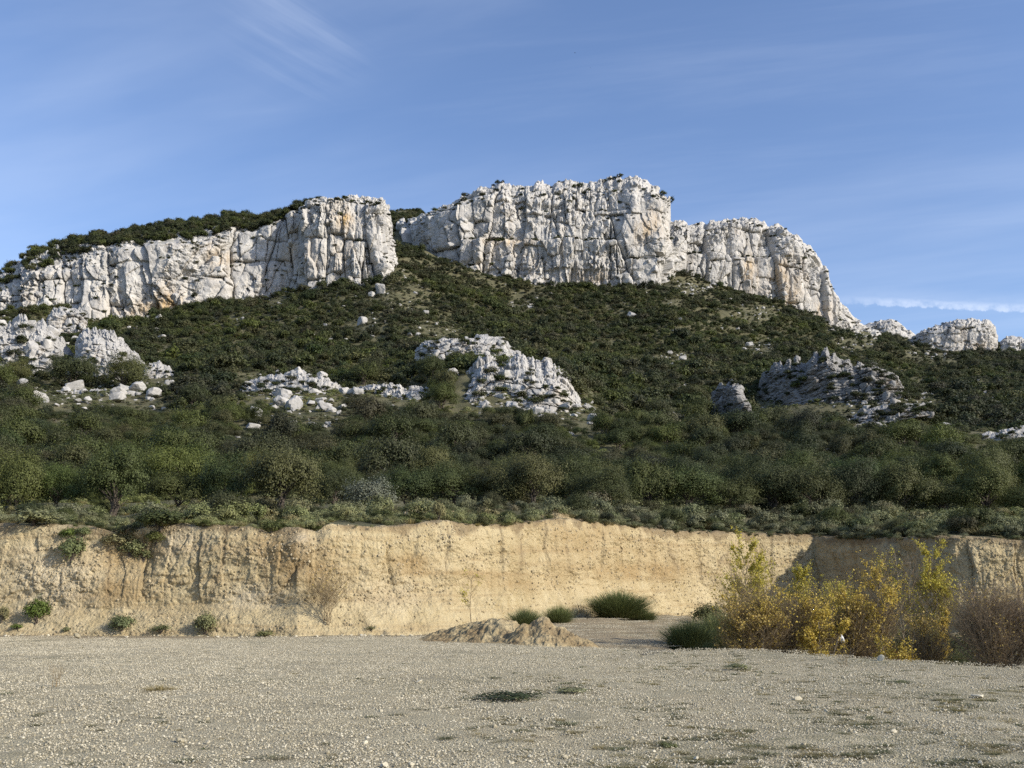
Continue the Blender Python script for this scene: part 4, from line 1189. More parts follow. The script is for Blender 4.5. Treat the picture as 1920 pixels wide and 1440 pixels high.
# tufts rooted on ledges
q = np.array([l[0] for l in LEDGES]); s0 = np.array([l[1] for l in LEDGES])
P_.append(q); R_.append(np.stack([0 * s0, 0 * s0, RNG.uniform(0, 6.28, len(s0))], 1)); S_.append(np.stack([s0, s0, s0 * 0.7], 1)); I_.append(RNG.integers(0, 6, len(s0)))
scatter('maquis_scrub', np.concatenate(P_), np.concatenate(R_), np.concatenate(S_), np.concatenate(I_), pr_far + pr_mid,
        'dense dark green scrub covering the mountain slope up to the cliffs', 'scrub')

# low heath between the shrubs and on the rubble fields
NL = 46000
lpx = RNG.uniform(-200, 2100, NL); lY = np.sqrt(RNG.uniform(76.0 ** 2, 430.0 ** 2, NL))
lp = terrain(lpx, lY); l1, l2 = proj(lp)
lo_ = open_ground(l1, l2)
kp = (RNG.random(NL) < 0.45 + 0.5 * lo_)
lp = lp[kp]; m_ = len(lp); s0 = RNG.uniform(0.35, 0.85, m_)
pr_s = [proto('heath_%02d' % i, m2) for i, m2 in enumerate(SAGE)]
scatter('low_heath', lp, np.stack([0 * s0, 0 * s0, RNG.uniform(0, 6.28, m_)], 1), np.stack([s0, s0, s0 * 0.7], 1), RNG.integers(0, 4, m_), pr_s,
        'low grey-green heath between the shrubs on the slope', 'heath')

# terrace scrub on the lip of the bank
NT = 6800
tpx = RNG.uniform(-250, 2150, NT)
yt = bank_ty(tpx)
tY = yt - 0.12 + (80 - yt) * RNG.random(NT) ** 1.5
tp = terrain(tpx, tY)
dn = fbm(tp[:, 0] / 3.0, tp[:, 1] / 3.0, 0, 3, 81)
kp = (dn > -0.45)
edge = tY - yt
s0 = np.where(edge < 1.0, RNG.uniform(0.13, 0.36, NT), RNG.uniform(0.22, 0.60, NT)) * (1 + 0.35 * dn)
s0 = np.where((edge > 2.5) & (RNG.random(NT) < 0.13), s0 * RNG.uniform(1.5, 2.3, NT), s0)
kp &= ~((edge < 0.5) & (dn < 0.0) & (RNG.random(NT) < 0.7))
kp &= ~((np.abs(tpx - 1050) < 45) & (edge < 2.0))
tp, s0 = tp[kp], np.clip(s0[kp] * np.interp(tpx[kp], [0, 900, 1300], [0.62, 0.66, 0.95]), 0.1, 1.1); m_ = len(tp)
GRASS = [blades_mesh('grass_clump', 300 + i, 260, 0.9, 0.9, 0.012, M['tuft' if i < 2 else 'straw'], 0.3, 0.35) for i in range(3)]
pr_t = [proto('terrace_%02d' % i, m2) for i, m2 in enumerate(SAGE + [CROWN_MID[0], CROWN_MID[1]] + GRASS)]
idx = RNG.choice(9, m_, p=[0.15, 0.15, 0.13, 0.13, 0.05, 0.05, 0.13, 0.12, 0.09])
scatter('terrace_scrub', tp, np.stack([0 * s0, 0 * s0, RNG.uniform(0, 6.28, m_)], 1), np.stack([s0, s0, s0 * RNG.uniform(0.7, 1.1, m_)], 1), idx, pr_t,
        'low grey-green scrub along the lip of the earth bank', 'scrub')

# ------------------------------------------------------------------ front row of oaks on the terrace
ROW = [(-70, 60, 2.3, 'o'), (22, 61, 2.15, 'o'), (105, 62, 1.75, 'o'), (212, 60, 2.5, 'o'), (330, 63, 1.9, 'o'), (420, 63, 2.1, 'o'), (525, 60, 2.75, 'o'), (628, 65, 1.8, 'o'), (697, 62, 1.75, 's'),
       (770, 66, 2.35, 'o'), (850, 67, 2.45, 'o'), (935, 66, 2.1, 'o'), (1000, 65, 2.3, 'o'), (1075, 69, 2.0, 'o'), (1135, 66, 2.15, 'o'), (1215, 71, 2.3, 'o'), (1292, 72, 2.7, 'o'), (1372, 74, 2.1, 'o'),
       (1450, 75, 2.5, 'o'), (1520, 74, 2.6, 'o'), (1605, 76, 2.2, 'o'), (1690, 75, 2.4, 'o'), (1770, 75, 2.2, 'o'), (1850, 74, 2.5, 'o'), (1935, 73, 2.3, 'o'), (2020, 72, 2.4, 'o')]
ORD = ['first', 'second', 'third', 'fourth', 'fifth', 'sixth', 'seventh', 'eighth', 'ninth', 'tenth', 'eleventh', 'twelfth', 'thirteenth', 'fourteenth', 'fifteenth', 'sixteenth']
NOTES = {212: 'broad round oak at the front left, above the two bushes clinging to the bank',
         525: 'biggest rounded oak of the front row left of the middle', 770: 'oak directly behind the ochre earth heap on the terrace',
         850: 'oak with pale stems showing, just right of the ochre earth heap on the terrace', 1292: 'broad dark oak behind the sunlit right end of the bank',
         1520: 'spreading oak with a dark gap and trunk showing beneath, above the yellow poplars'}
left_i = 0; right_rows = [q for q in ROW if q[0] > 900 and q[0] not in NOTES and q[0] < 1990]
for n_, (px_, Y_, r0, kd) in enumerate(ROW):
    p_ = terrain_at(px_, Y_)
    t_ = empty('silver_shrub' if kd == 's' else 'holm_oak', p_ - np.array([0, 0, 0.1]), RNG.uniform(0, 6.28), (r0 * RNG.uniform(0.75, 1.0), r0 * RNG.uniform(0.75, 1.0), r0 * RNG.uniform(0.75, 1.1)))
    me_ = CROWN_NEAR[n_ % 6]
    if kd == 's':
        me_ = crown_mesh('crown', 330, 6000, 0.036, 26, M['silver'], 0.95)
    obj('crown', me_, None, t_)
    obj('trunk', TRUNKS[n_ % 4], None, t_)
    if kd == 's':
        lab = 'pale silvery bush standing out among the dark front-row oaks'
    elif px_ in NOTES:
        lab = NOTES[px_]
    elif px_ < 0:
        lab = 'oak cut off by the left picture edge above the bank'
    elif px_ > 1900:
        lab = 'oak cut off by the right picture edge above the bank' if px_ < 1990 else 'oak just beyond the right picture edge'
    elif px_ <= 900:
        lab = '%s oak from the left in the front row above the bank' % ORD[[q[0] for q in ROW if q[0] > 0].index(px_)]
    else:
        lab = '%s oak from the right in the front row above the bank' % ORD[[q[0] for q in reversed(ROW) if 0 < q[0] < 1990].index(px_)]
    tag(t_, lab, 'bush' if kd == 's' else 'oak tree', None if kd == 's' else 'front row of holm oaks on the terrace')

# named plants on the slope
def slope_bush(px_, Y_, r0, label, me_, nm='evergreen_bush', zs=1.0, cat='bush', lift=0.0):
    p_ = terrain_at(px_, Y_); p_[2] += lift
    t_ = empty(nm, p_ - np.array([0, 0, 0.15]), 0.4 + px_, (r0, r0, r0 * zs))
    obj('crown', me_, None, t_); obj('trunk', TRUNKS[0], None, t_)
    return tag(t_, label, cat)
slope_bush(137, 226, 5.2, 'dark round bush between the two white outcrops at the left', CROWN_NEAR[0])
slope_bush(232, 219, 4.8, 'dark bush at the foot of the slanting white rock slab', CROWN_NEAR[1])
slope_bush(30, 236, 3.2, 'bush in front of the tall white outcrop at the left edge', CROWN_NEAR[2])
slope_bush(828, 172, 3.4, 'dark bush against the left side of the large middle outcrop', CROWN_NEAR[3])
slope_bush(423, 108, 0.95, 'bright yellow-green bush among dark scrub above the front-row oaks', crown_mesh('crown', 341, 3000, 0.06, 20, M['fresh'], 0.8), 'yellow_green_bush')

# ------------------------------------------------------------------ boulders on the slope
def boulder(px_, Y_, r0, label, group=None, sq=0.85, seed=0, sink=0.25):
    p_ = terrain_at(px_, Y_)
    o = obj('boulder', BOULDERS[seed % 7], None, None, (p_[0], p_[1], p_[2] + r0 * (0.5 - sink)))
    o.rotation_euler = (RNG.normal() * 0.25, RNG.normal() * 0.25, RNG.uniform(0, 6.28))
    o.scale = (r0, r0, r0 * sq)
    return tag(o, label, 'boulder', group)
boulder(1185, 430, 2.3, 'lone white boulder below the prow of the central cliff', seed=1, sink=-0.3)
boulder(1191, 272, 1.25, 'single pale boulder in dark scrub right of the middle outcrop', seed=2, sink=-0.35)
boulder(1245, 420, 1.1, 'small pale stone below the right end of the central cliff', seed=3, sink=-0.2)
boulder(713, 395, 2.2, 'upright tan rock just below the blunt buttress', seed=4, sq=1.3, sink=-0.4)
boulder(697, 392, 1.5, 'white rock left of the upright tan rock below the buttress', seed=5, sink=-0.2)
boulder(799, 372, 1.5, 'tan boulder in the grassy patch below the scrubby gap', seed=6, sink=-0.2)
boulder(680, 345, 2.0, 'tan rock knob standing out of the scrub under the left buttress', seed=0, sq=1.2, sink=-0.3)
FIELDS = [
    ('white rubble block on the rocky patch left of the middle', 'rubble blocks left of the middle', (455, 650, 695, 800), 62, (0.45, 1.7)),
    ('white block scattered among bushes below the left outcrops', 'blocks below the left outcrops', (20, 330, 695, 772), 50, (0.5, 1.9)),
    ('pale angular block between the left outcrops', 'blocks between the left outcrops', (-10, 320, 600, 705), 40, (0.7, 2.3)),
    ('pale slab between the rubble patch and the large middle outcrop', 'slabs left of the middle outcrop', (640, 860, 690, 780), 28, (0.4, 1.5)),
    ('pale rock lying in the scrub right of the tilted outcrop', 'pale rocks on the right slope', (1600, 1920, 700, 840), 34, (0.4, 1.5)),
    ('pale rock in the scrub below the right-hand cliff', 'pale rocks below the right-hand cliff', (1255, 1680, 535, 690), 34, (0.7, 2.0)),
    ('pale rock near the foot of the large middle outcrop', 'pale rocks by the middle outcrop', (940, 1190, 735, 812), 18, (0.35, 1.1)),
    ('pale rock in the scrub between middle outcrop and the left cliff', 'pale rocks on the middle slope', (560, 860, 560, 690), 24, (0.4, 1.3)),
]
for (lab, grp, (x0, x1, y0, y1), cnt, (s0_, s1_)) in FIELDS:
    got, tries = 0, 0
    while got < cnt and tries < 4000:
        tries += 1
        qx, qy = RNG.uniform(x0, x1), RNG.uniform(y0, y1)
        if 'left outcrops' not in lab and RNG.random() > 0.25 + 1.1 * float(open_ground(np.array([qx]), np.array([qy]))[0]): continue
        ys = np.geomspace(80, 700, 120); pys = terr_py(np.full(120, qx), ys)
        k_ = np.argmin(np.abs(pys - qy))
        if abs(pys[k_] - qy) > 6: continue
        Y_ = ys[k_] * RNG.uniform(0.995, 1.005)
        r0 = s0_ + (s1_ - s0_) * RNG.random() ** 2.2
        boulder(qx, Y_, r0, lab, grp, RNG.uniform(0.5, 0.85), int(RNG.integers(0, 7)), RNG.uniform(-0.25, 0.2))
        got += 1
# rubble too small to count
NRB = 26000
rpx = RNG.uniform(-100, 2000, NRB); rY = np.sqrt(RNG.uniform(110.0 ** 2, 640.0 ** 2, NRB))
rp = terrain(rpx, rY); r1, r2 = proj(rp)
kp = RNG.random(NRB) < 0.04 + 1.3 * np.clip(open_ground(r1, r2) - 0.2, 0, 1)
rp = rp[kp]; m_ = len(rp); s0 = RNG.uniform(0.12, 0.5, m_) * (1 + 1.0 * (RNG.random(m_) < 0.1)) * (0.7 + rY[kp] / 500)
def _rub(i):
    V_, F_ = block_shape(350 + i, ICO2); m2 = mesh_np('rubble', V_, F_, False); m2.materials.append(M['boulder']); return m2
pr_r = [proto('rubble_%02d' % i, _rub(i)) for i in range(4)]
scatter('slope_rubble', rp, RNG.uniform(-0.5, 0.5, (m_, 3)) * np.array([1, 1, 6.28]), np.stack([s0, s0, s0 * 0.7], 1), RNG.integers(0, 4, m_), pr_r,
        'small pale rubble strewn over the open patches of the slope', 'rubble')

# ------------------------------------------------------------------ earth heaps
def heap(name, foot, label, seed, mat, nx=230, ny=130, noise=0.12):
    """foot: list of (x, y, height, rx, ry) mounds merged to one heap; sits on the ground"""
    xs = [q[0] for q in foot]; ys = [q[1] for q in foot]
    x0 = min(q[0] - 1.5 * q[3] for q in foot); x1 = max(q[0] + 1.5 * q[3] for q in foot)
    y0 = min(q[1] - 1.5 * q[4] for q in foot); y1 = max(q[1] + 1.5 * q[4] for q in foot)
    Xg, Yg = np.meshgrid(np.linspace(x0, x1, nx), np.linspace(y0, y1, ny), indexing='ij')
    hmax = np.zeros(Xg.shape)
    for q in foot:
        d2_ = ((Xg - q[0]) / q[3]) ** 2 + ((Yg - q[1]) / q[4]) ** 2
        zz_ = q[2] * (1.08 * np.exp(-1.1 * d2_) - 0.08)
        hmax = np.maximum(hmax, zz_)
    e_, ci, _, _ = worley(Xg / 0.20, Yg / 0.20, seed)
    msk = sstep(0.0, 0.2, hmax)
    hmax = hmax + msk * (noise * fbm(Xg / 0.7, Yg / 0.7, 0, 4, seed) + 0.07 * (ci - 0.4) * sstep(0, 0.3, e_) + 0.045 * fbm(Xg / 0.13, Yg / 0.13, 0, 2, seed + 3))
    return Xg, Yg, hmax
def heap_obj(name, foot, label, seed, zfun, cat='earth heap', humus=0.5, **k_):
    Xg, Yg, hh = heap(name, foot, label, seed, None, **k_)
    Zg = zfun(Xg, Yg) - 0.06 + hh
    G_ = np.stack([Xg, Yg, Zg], -1)
    me_ = mesh_np(name, G_, grid_faces(*Xg.shape))
    nn = fbm(Xg / 0.6, Yg / 0.6, 1, 3, seed + 9)
    col_attr(me_, 'stain', np.stack([0 * nn, np.clip(0.25 + 0.4 * nn, 0, 1), np.clip(humus + 0.4 * nn, 0, 1)], -1))
    return tag(obj(name, me_, M['bank']), label, cat)
def at_ground(px_, Y_):
    X_ = (px_ - 960) * Y_ / 1931
    return X_, Y_
hx = lambda px_, Y_: (px_ - 960) * Y_ / 1931
heap_obj('spoil_heap', [(hx(905, 35.5), 35.5, 0.62, 1.7, 1.6), (hx(865, 35.8), 35.8, 0.38, 1.3, 1.4), (hx(945, 34.9), 34.9, 0.82, 1.3, 1.5)],
         'lumpy earth heap at the foot of the bank, left half of the pair', 3, ground_z, noise=0.07)
heap_obj('spoil_heap', [(hx(1018, 33.6), 33.6, 1.08, 0.85, 1.3), (hx(1045, 33.4), 33.4, 0.85, 0.95, 1.2), (hx(1085, 33.2), 33.2, 0.45, 1.1, 1.0), (hx(985, 33.4), 33.4, 0.75, 0.6, 0.9)],
         'steep earth heap with a dark shaded side, right half of the pair', 8, ground_z, noise=0.07)
def terr_z(Xg, Yg):
    px_ = 960 + F * Xg / Yg * 1.015
    return terrain(px_, Yg)[..., 2]
tz = lambda px_, Y_: terrain_at(px_, Y_)
a_ = tz(778, 50)
heap_obj('spoil_heap', [(a_[0], 50, 0.85, 0.75, 1.0), (a_[0] + 0.5, 50.2, 0.5, 0.9, 1.0)], 'small ochre gravel heap on the terrace in front of the oaks', 12, terr_z, humus=-0.2, noise=0.06)
a_ = tz(845, 49)
heap_obj('spoil_heap', [(a_[0], 49, 0.42, 0.6, 0.9)], 'low reddish earth lump right of the small ochre heap on the terrace', 14, terr_z, humus=0.1, noise=0.06, nx=90, ny=60)
a_ = tz(1042, 51.6)
heap_obj('spoil_heap', [(a_[0], 51.6, 0.45, 0.75, 0.7), (a_[0] - 0.7, 51.4, 0.3, 0.6, 0.6)], 'crumbling stony hump on the crest of the bank right of the middle', 16, terr_z, humus=0.3, noise=0.08)

# ------------------------------------------------------------------ stones in the bank
flatG = BANK_G.reshape(-1, 3); flatN = BANK_N.reshape(-1, 3)
vis = np.flatnonzero((BANK_PX.ravel() > -40) & (BANK_PX.ravel() < 1960) & (np.abs(flatN[:, 2]) < 0.97))
rowt = np.tile(t, BANK_G.shape[0])
dens = 0.15 + sstep(0.0, 0.5, fbm(flatG[vis, 0] / 1.5, flatG[vis, 2] / 0.6, 0, 3, 91)) + 1.2 * sstep(0.14, 0.02, rowt[vis]) + 0.7 * sstep(900, 1300, BANK_PX.ravel()[vis])
dens /= dens.sum()
pick = RNG.choice(vis, 14000, replace=False, p=dens)
s0 = 0.018 + 0.06 * RNG.random(len(pick)) ** 2.6
pr_c = [proto('cobble_%02d' % i, rock_mesh('cobble', 380 + i, ICO1, M['cobble'], 5, 0.12)) for i in range(5)]
scatter('bank_cobbles', flatG[pick], RNG.uniform(-3, 3, (len(pick), 3)), np.stack([s0, s0, s0], 1), RNG.integers(0, 5, len(pick)), pr_c,
        'small stones embedded in the face of the earth bank', 'stones')

# ------------------------------------------------------------------ gravel
def gravel_patch(seed, n=520, size=1.5):
    r = np.random.default_rng(seed); ac = Acc()
    shapes = [rock_shape(seed * 10 + i, ICO1, 5, 0.1) for i in range(8)]
    for i in range(n):
        V, Fc = shapes[r.integers(0, 8)]
        s = 0.005 + 0.012 * r.random() ** 2.2 + (0.016 * r.random() if r.random() < 0.025 else 0)
        a = r.uniform(0, 6.28); ca, sa = math.cos(a), math.sin(a)
        V = V @ np.array([[ca, -sa, 0], [sa, ca, 0], [0, 0, 1]])
        x, y = r.uniform(-size / 2, size / 2, 2)
        ac.add((V * s + np.array([x, y, s * 0.25]), Fc))
    return ac.mesh('gravel_patch', M['pebble'], False)
pr_g = [proto('gravel_%02d' % i, gravel_patch(400 + i)) for i in range(5)]
gp = []
for yv in np.arange(5.0, 54.0, 0.95):
    half = 0.62 * yv + 3.0
    for xv in np.arange(-half, min(half, 14.0) if yv > 37 else half, 0.95):
        gp.append((xv + RNG.uniform(-0.3, 0.3), yv + RNG.uniform(-0.3, 0.3)))
gp = np.array(gp)
gpx_ = 960 + 1931 * gp[:, 0] / gp[:, 1]
kp = ((gp[:, 1] < EDGE_Y(gpx_) + 0.6) | (gpx_ < 1340)) & (gp[:, 1] < BANK_Y(gpx_) - 0.8)
gp = gp[kp]; m_ = len(gp)
gz = ground_z(gp[:, 0], gp[:, 1])
gs = RNG.uniform(0.85, 1.25, m_)
scatter('gravel', np.stack([gp[:, 0], gp[:, 1], gz + 0.004], 1), np.stack([np.zeros(m_), np.zeros(m_), RNG.uniform(0, 6.28, m_)], 1), np.stack([gs] * 3, 1), RNG.integers(0, 5, m_), pr_g,
        'loose pale gravel covering the flat yard in the foreground', 'gravel')

def stone(px_, py_, r0, label, group=None, seed=0, sq=0.7):
    # find where the sight line meets the yard
    Y_ = CAM_H / max(1e-3, (py_ - 1110.0)) * F / math.cos(PITCH) * 0.955
    d_ = pixdir(px_, py_); tt = CAM_H / -d_[2]
    X_, Y_ = d_[0] * tt, d_[1] * tt
    o = obj('stone', STONES[seed % 6], None, None, (X_, Y_, float(ground_z(X_, Y_)) + r0 * 0.22))
    o.rotation_euler = (0.2 * seed, 0.1, seed * 1.3); o.scale = (r0, r0, r0 * sq)
    return tag(o, label, 'stone', group)
stone(338, 1388, 0.062, 'largest stone of the left foreground, casting a dark shadow', seed=1)
stone(180, 1438, 0.06, 'pale stone at the bottom picture edge on the left', seed=2)
stone(785, 1279, 0.075, 'white stone on the gravel left of the green weed patch', seed=3)
stone(314, 1366, 0.03, 'small white stone left of the largest foreground stone', seed=4)
stone(1496, 1310, 0.075, 'whitish stone on the gravel right of the middle', seed=5)
stone(1836, 1308, 0.12, 'flat grey stone lying in the grassy gravel at the right', seed=0, sq=0.4)
stone(1016, 1352, 0.042, 'pale stone in the middle of the foreground gravel', seed=2)
stone(1472, 1275, 0.055, 'round pale stone below the poplar thicket', seed=3)
stone(1652, 1244, 0.14, 'grey stone at the gravel edge right of the dry twig', seed=4, sq=0.5)
stone(690, 1382, 0.04, 'pale stone between the left and the middle foreground', seed=1)
stone(1676, 1370, 0.045, 'light stone near the lower right corner', seed=5)
stone(1080, 1285, 0.05, 'small light stone right of the green weed patch', seed=0)
for n_ in range(60):
    px_, py_ = RNG.uniform(0, 1920), 1225 + 210 * RNG.random() ** 0.8
    stone(px_, py_, RNG.uniform(0.022, 0.045), 'loose fist-sized stone lying on the gravel yard', 'loose stones on the gravel yard', n_)
# stones along the foot of the bank
for n_ in range(70):
    px_ = RNG.uniform(0, 880); Y_ = BANK_Y(px_) - 0.1 - 0.8 * RNG.random() ** 2
    X_ = (px_ - 960) * Y_ / 1931; r0 = RNG.uniform(0.03, 0.085)
    o = obj('stone', STONES[n_ % 6], None, None, (X_, Y_, float(ground_z(X_, Y_)) + 0.3 * r0))
    o.scale = (r0, r0, 0.75 * r0); o.rotation_euler = (0.3, 0.2, n_)
    tag(o, 'pale stone fallen to the foot of the earth bank', 'stone', 'stones at the foot of the bank')
X_, Y_ = hx(150, 36.6), 36.6
o = obj('stone', STONES[3], None, None, (X_, Y_, 0.08)); o.scale = (0.16, 0.13, 0.14); o.rotation_euler = (0.2, 0.4, 1)
tag(o, 'orange-tinged rock at the foot of the bank near the left edge', 'stone')

# ------------------------------------------------------------------ weeds on the gravel
def tuft_field(n):
    pts, ss, ii = [], [], []
    while len(pts) < n:
        px_ = RNG.uniform(-80, 2000); Y_ = 1 / RNG.uniform(1 / 31.0, 1 / 7.5)
        X_ = (px_ - 960) * Y_ / 1931
        w = np.interp(px_, [0, 600, 1000, 1300, 1900], [0.10, 0.14, 0.5, 0.8, 1.0])
        w *= float(sstep(-0.5, 0.6, fbm(X_ / 1.1, Y_ / 1.1, 0, 3, 47)))
        if RNG.random() > w or Y_ > EDGE_Y(px_) + 0.3 or Y_ > BANK_Y(px_) - 1: continue
        pts.append((X_, Y_, float(ground_z(X_, Y_)))); ss.append(RNG.uniform(0.03, 0.10) * (1.5 if RNG.random() < 0.12 else 1)); ii.append(int(RNG.integers(0, 4)))
    return np.array(pts), np.array(ss), np.array(ii)
W_ = [blades_mesh('weed', 420, 170, 0.8, 1.2, 0.022, M['tuft'], 0.15, 0.6), blades_mesh('weed', 421, 150, 0.6, 1.5, 0.022, M['tuft'], 0.1, 0.7),
      blades_mesh('weed', 422, 130, 0.9, 1.2, 0.02, M['straw'], 0.2, 0.5), blades_mesh('weed', 423, 90, 0.5, 1.6, 0.02, M['straw'], 0.1, 0.8)]
pts, ss, ii = tuft_field(2800)
scatter('gravel_weeds', pts, np.stack([0 * ss, 0 * ss, RNG.uniform(0, 6.28, len(ss))], 1), np.stack([ss, ss, ss * 0.42], 1), ii, [proto('weed_%02d' % i, q) for i, q in enumerate(W_)],
        'thin grey-green weeds sprouting from the gravel', 'weeds')

def on_yard(px_, py_):
    d_ = pixdir(px_, py_); tt = CAM_H / -d_[2]
    return d_[0] * tt, d_[1] * tt
def clump(name, X_, Y_, sc, me_, label, cat, part='blades', z=None, group=None):
    z = float(ground_z(X_, Y_)) if z is None else z
    o = obj(name, me_, None, None, (X_, Y_, z - 0.02))
    o.scale = sc if isinstance(sc, tuple) else (sc, sc, sc); o.rotation_euler = (0, 0, X_ * 3.1)
    return tag(o, label, cat, group)
X_, Y_ = on_yard(300, 1297)
clump('grass_tuft', X_, Y_, (0.30, 0.25, 0.16), blades_mesh('grass_tuft', 430, 320, 0.9, 1.1, 0.014, M['straw'], 0.3, 0.5), 'yellowish grass tuft on the left of the gravel yard', 'grass tuft')
X_, Y_ = on_yard(945, 1312)
clump('weed_patch', X_, Y_, (0.55, 0.62, 0.11), crown_mesh('weed_patch', 431, 1500, 0.06, 22, M['scrub'], 0.5), 'green weed patch in the middle of the gravel yard', 'weed')
X_, Y_ = on_yard(1068, 1296)
clump('weed_patch', X_, Y_, (0.3, 0.34, 0.09), crown_mesh('weed_patch', 432, 900, 0.08, 16, M['sage'], 0.5), 'small grey-green weed patch right of the green one', 'weed')
X_, Y_ = on_yard(880, 1310)
clump('weed_patch', X_, Y_, (0.16, 0.16, 0.07), blades_mesh('weed_patch', 433, 160, 0.9, 1.2, 0.02, M['tuft'], 0.1, 0.6), 'thin dull weed just left of the green weed patch', 'weed')
X_, Y_ = on_yard(1385, 1258)
clump('weed_patch', X_, Y_, (0.3, 0.26, 0.12), crown_mesh('weed_patch', 434, 900, 0.08, 16, M['sage'], 0.5), 'grey weed clump on the gravel below the broom', 'weed')
X_, Y_ = on_yard(1250, 1395)
clump('weed_patch', X_, Y_, (0.13, 0.13, 0.05), crown_mesh('weed_patch', 435, 700, 0.09, 14, M['sage'], 0.5), 'grey-green weed patch low in the right foreground', 'weed')
def dry_twig(X_, Y_, h, sp, label, seed, z=None, mat='twig', stems=6, name='dry_weed', cat='dry weed', br=10, tr=0.006):
    st_, tw_, lv = twiggy(seed, h, sp, stems, br, 4, 0, trunk_r=tr)
    z = float(ground_z(X_, Y_)) if z is None else z
    t_ = empty(name, (X_, Y_, z))
    obj('stem', st_.mesh('stem', M[mat]), None, t_); obj('twigs', tw_.mesh('twigs', M[mat]), None, t_)
    return tag(t_, label, cat)
X_, Y_ = on_yard(103, 1291); dry_twig(X_, Y_, 0.42, 0.2, 'thin dry stalks sticking up from the gravel at the left', 440)
X_, Y_ = on_yard(1582, 1250); dry_twig(X_, Y_, 0.30, 0.42, 'reddish dry twig bush at the edge of the gravel below the poplars', 441)

# ------------------------------------------------------------------ bushes on and below the bank
def bank_point(px_, py_):
    d2 = (BANK_PX - px_) ** 2 + (BANK_PY - py_) ** 2
    i = np.argmin(d2)
    return flatG[i]
def bush(px_, py_, wpx, hpx_, label, mat, seed, nm='bush', n=1800, size=0.07, bank=True, Y_=None, cat='bush', lobes=20):
    p_ = bank_point(px_, py_).copy() if bank else np.array([hx(px_, Y_), Y_, float(ground_z(hx(px_, Y_), Y_))])
    Yd = p_[1]
    rx, rz = wpx / 2 * Yd / F, hpx_ * Yd / F / 1.35
    t_ = empty(nm, p_ - np.array([0, 0.0, 0.05 * rz]), seed * 0.7, (rx, rx, rz))
    obj('crown', crown_mesh('crown', seed, n, size, lobes, mat, 0.8), None, t_)
    obj('trunk', TRUNKS[seed % 4], None, t_)
    return tag(t_, label, cat)
bush(68, 1170, 52, 40, 'bright green round bush at the foot of the bank, far left', M['fresh'], 450)
bush(2, 1168, 24, 30, 'brownish bush at the foot of the bank cut by the left edge', M['sage'], 451)
bush(32, 1180, 24, 10, 'tiny green plant left of the orange-tinged rock', M['fresh'], 452, n=700, size=0.1)
bush(122, 1184, 18, 9, 'very small olive plant at the bank foot beside the orange-tinged rock', M['sage'], 453, n=500, size=0.11)
bush(227, 1184, 50, 28, 'grey-green bush at the foot of the bank, second big one from the left', M['broom'], 454)
bush(302, 1187, 46, 14, 'sparse dry low plant between the two grey-green bushes at the bank foot', M['tuft'], 455, n=600, size=0.08)
bush(385, 1190, 46, 36, 'silvery green bush with a dark shadow at the foot of the bank', M['sage'], 456)
bush(498, 1196, 40, 13, 'low greyish plant at the bank foot right of the silvery bush', M['sage'], 457, n=700, size=0.09)
bush(697, 1183, 20, 9, 'tiny brown plant low on the bank below the bare twiggy bush', M['tuft'], 458, n=400, size=0.1)
bush(134, 1052, 48, 44, 'round green bush clinging to the bank face at the left', M['broom'], 459)
bush(128, 1012, 34, 22, 'small green bush just above the round one on the bank face', M['fresh'], 460)
bush(154, 1008, 30, 20, 'olive bush beside the small green one near the bank top', M['broom'], 461)
bush(222, 1028, 70, 30, 'grey-brown scrub patch in the hollow of the bank', M['sage'], 462)
bush(246, 1042, 56, 30, 'grey-green bush low in the hollow of the bank', M['sage'], 463)
bush(238, 1006, 44, 22, 'olive shrub at the top of the hollow in the bank', M['scrub'], 464)
bush(292, 1020, 40, 24, 'dark green shrub at the right side of the hollow in the bank', M['oak'], 465)
bush(300, 990, 90, 34, 'dark low shrub overhanging the lip of the bank above the hollow', M['scrub'], 466, n=2600)
bush(268, 1052, 40, 22, 'brownish scrub under the dark shrub in the bank hollow', M['tuft'], 467, n=900)
bush(60, 985, 100, 26, 'pale sage clump on the lip of the bank at the far left', M['sage'], 468, n=2400)
bush(508, 1000, 46, 22, 'dark tuft hanging over a notch in the bank top left of the middle', M['scrub'], 469, n=1300)
bush(822, 958, 34, 30, 'grey-green plant between the ochre heap and the reddish lump', M['sage'], 470, bank=True)

for n_, (px_, Y_, w_, h_, lab) in enumerate([(1560, 52, 110, 70, 'dark evergreen bush in the shaded corner behind the bare poplar'), (1650, 46, 110, 60, 'dark bush behind the russet grass clump'),
        (1730, 42, 120, 62, 'dark bush behind the yellow-green poplar'), (1800, 38, 100, 66, 'dark bush between yellow-green poplar and the big grey-brown bush'), (1440, 50, 90, 60, 'dark bush half hidden behind the tallest yellow poplar'),
        (1330, 50, 80, 40, 'dark bush at the foot of the bank behind the feathery broom')]):
    bush(px_, 0, w_, h_, lab, M['oak'], 900 + n_, bank=False, Y_=Y_, n=3000, size=0.05)

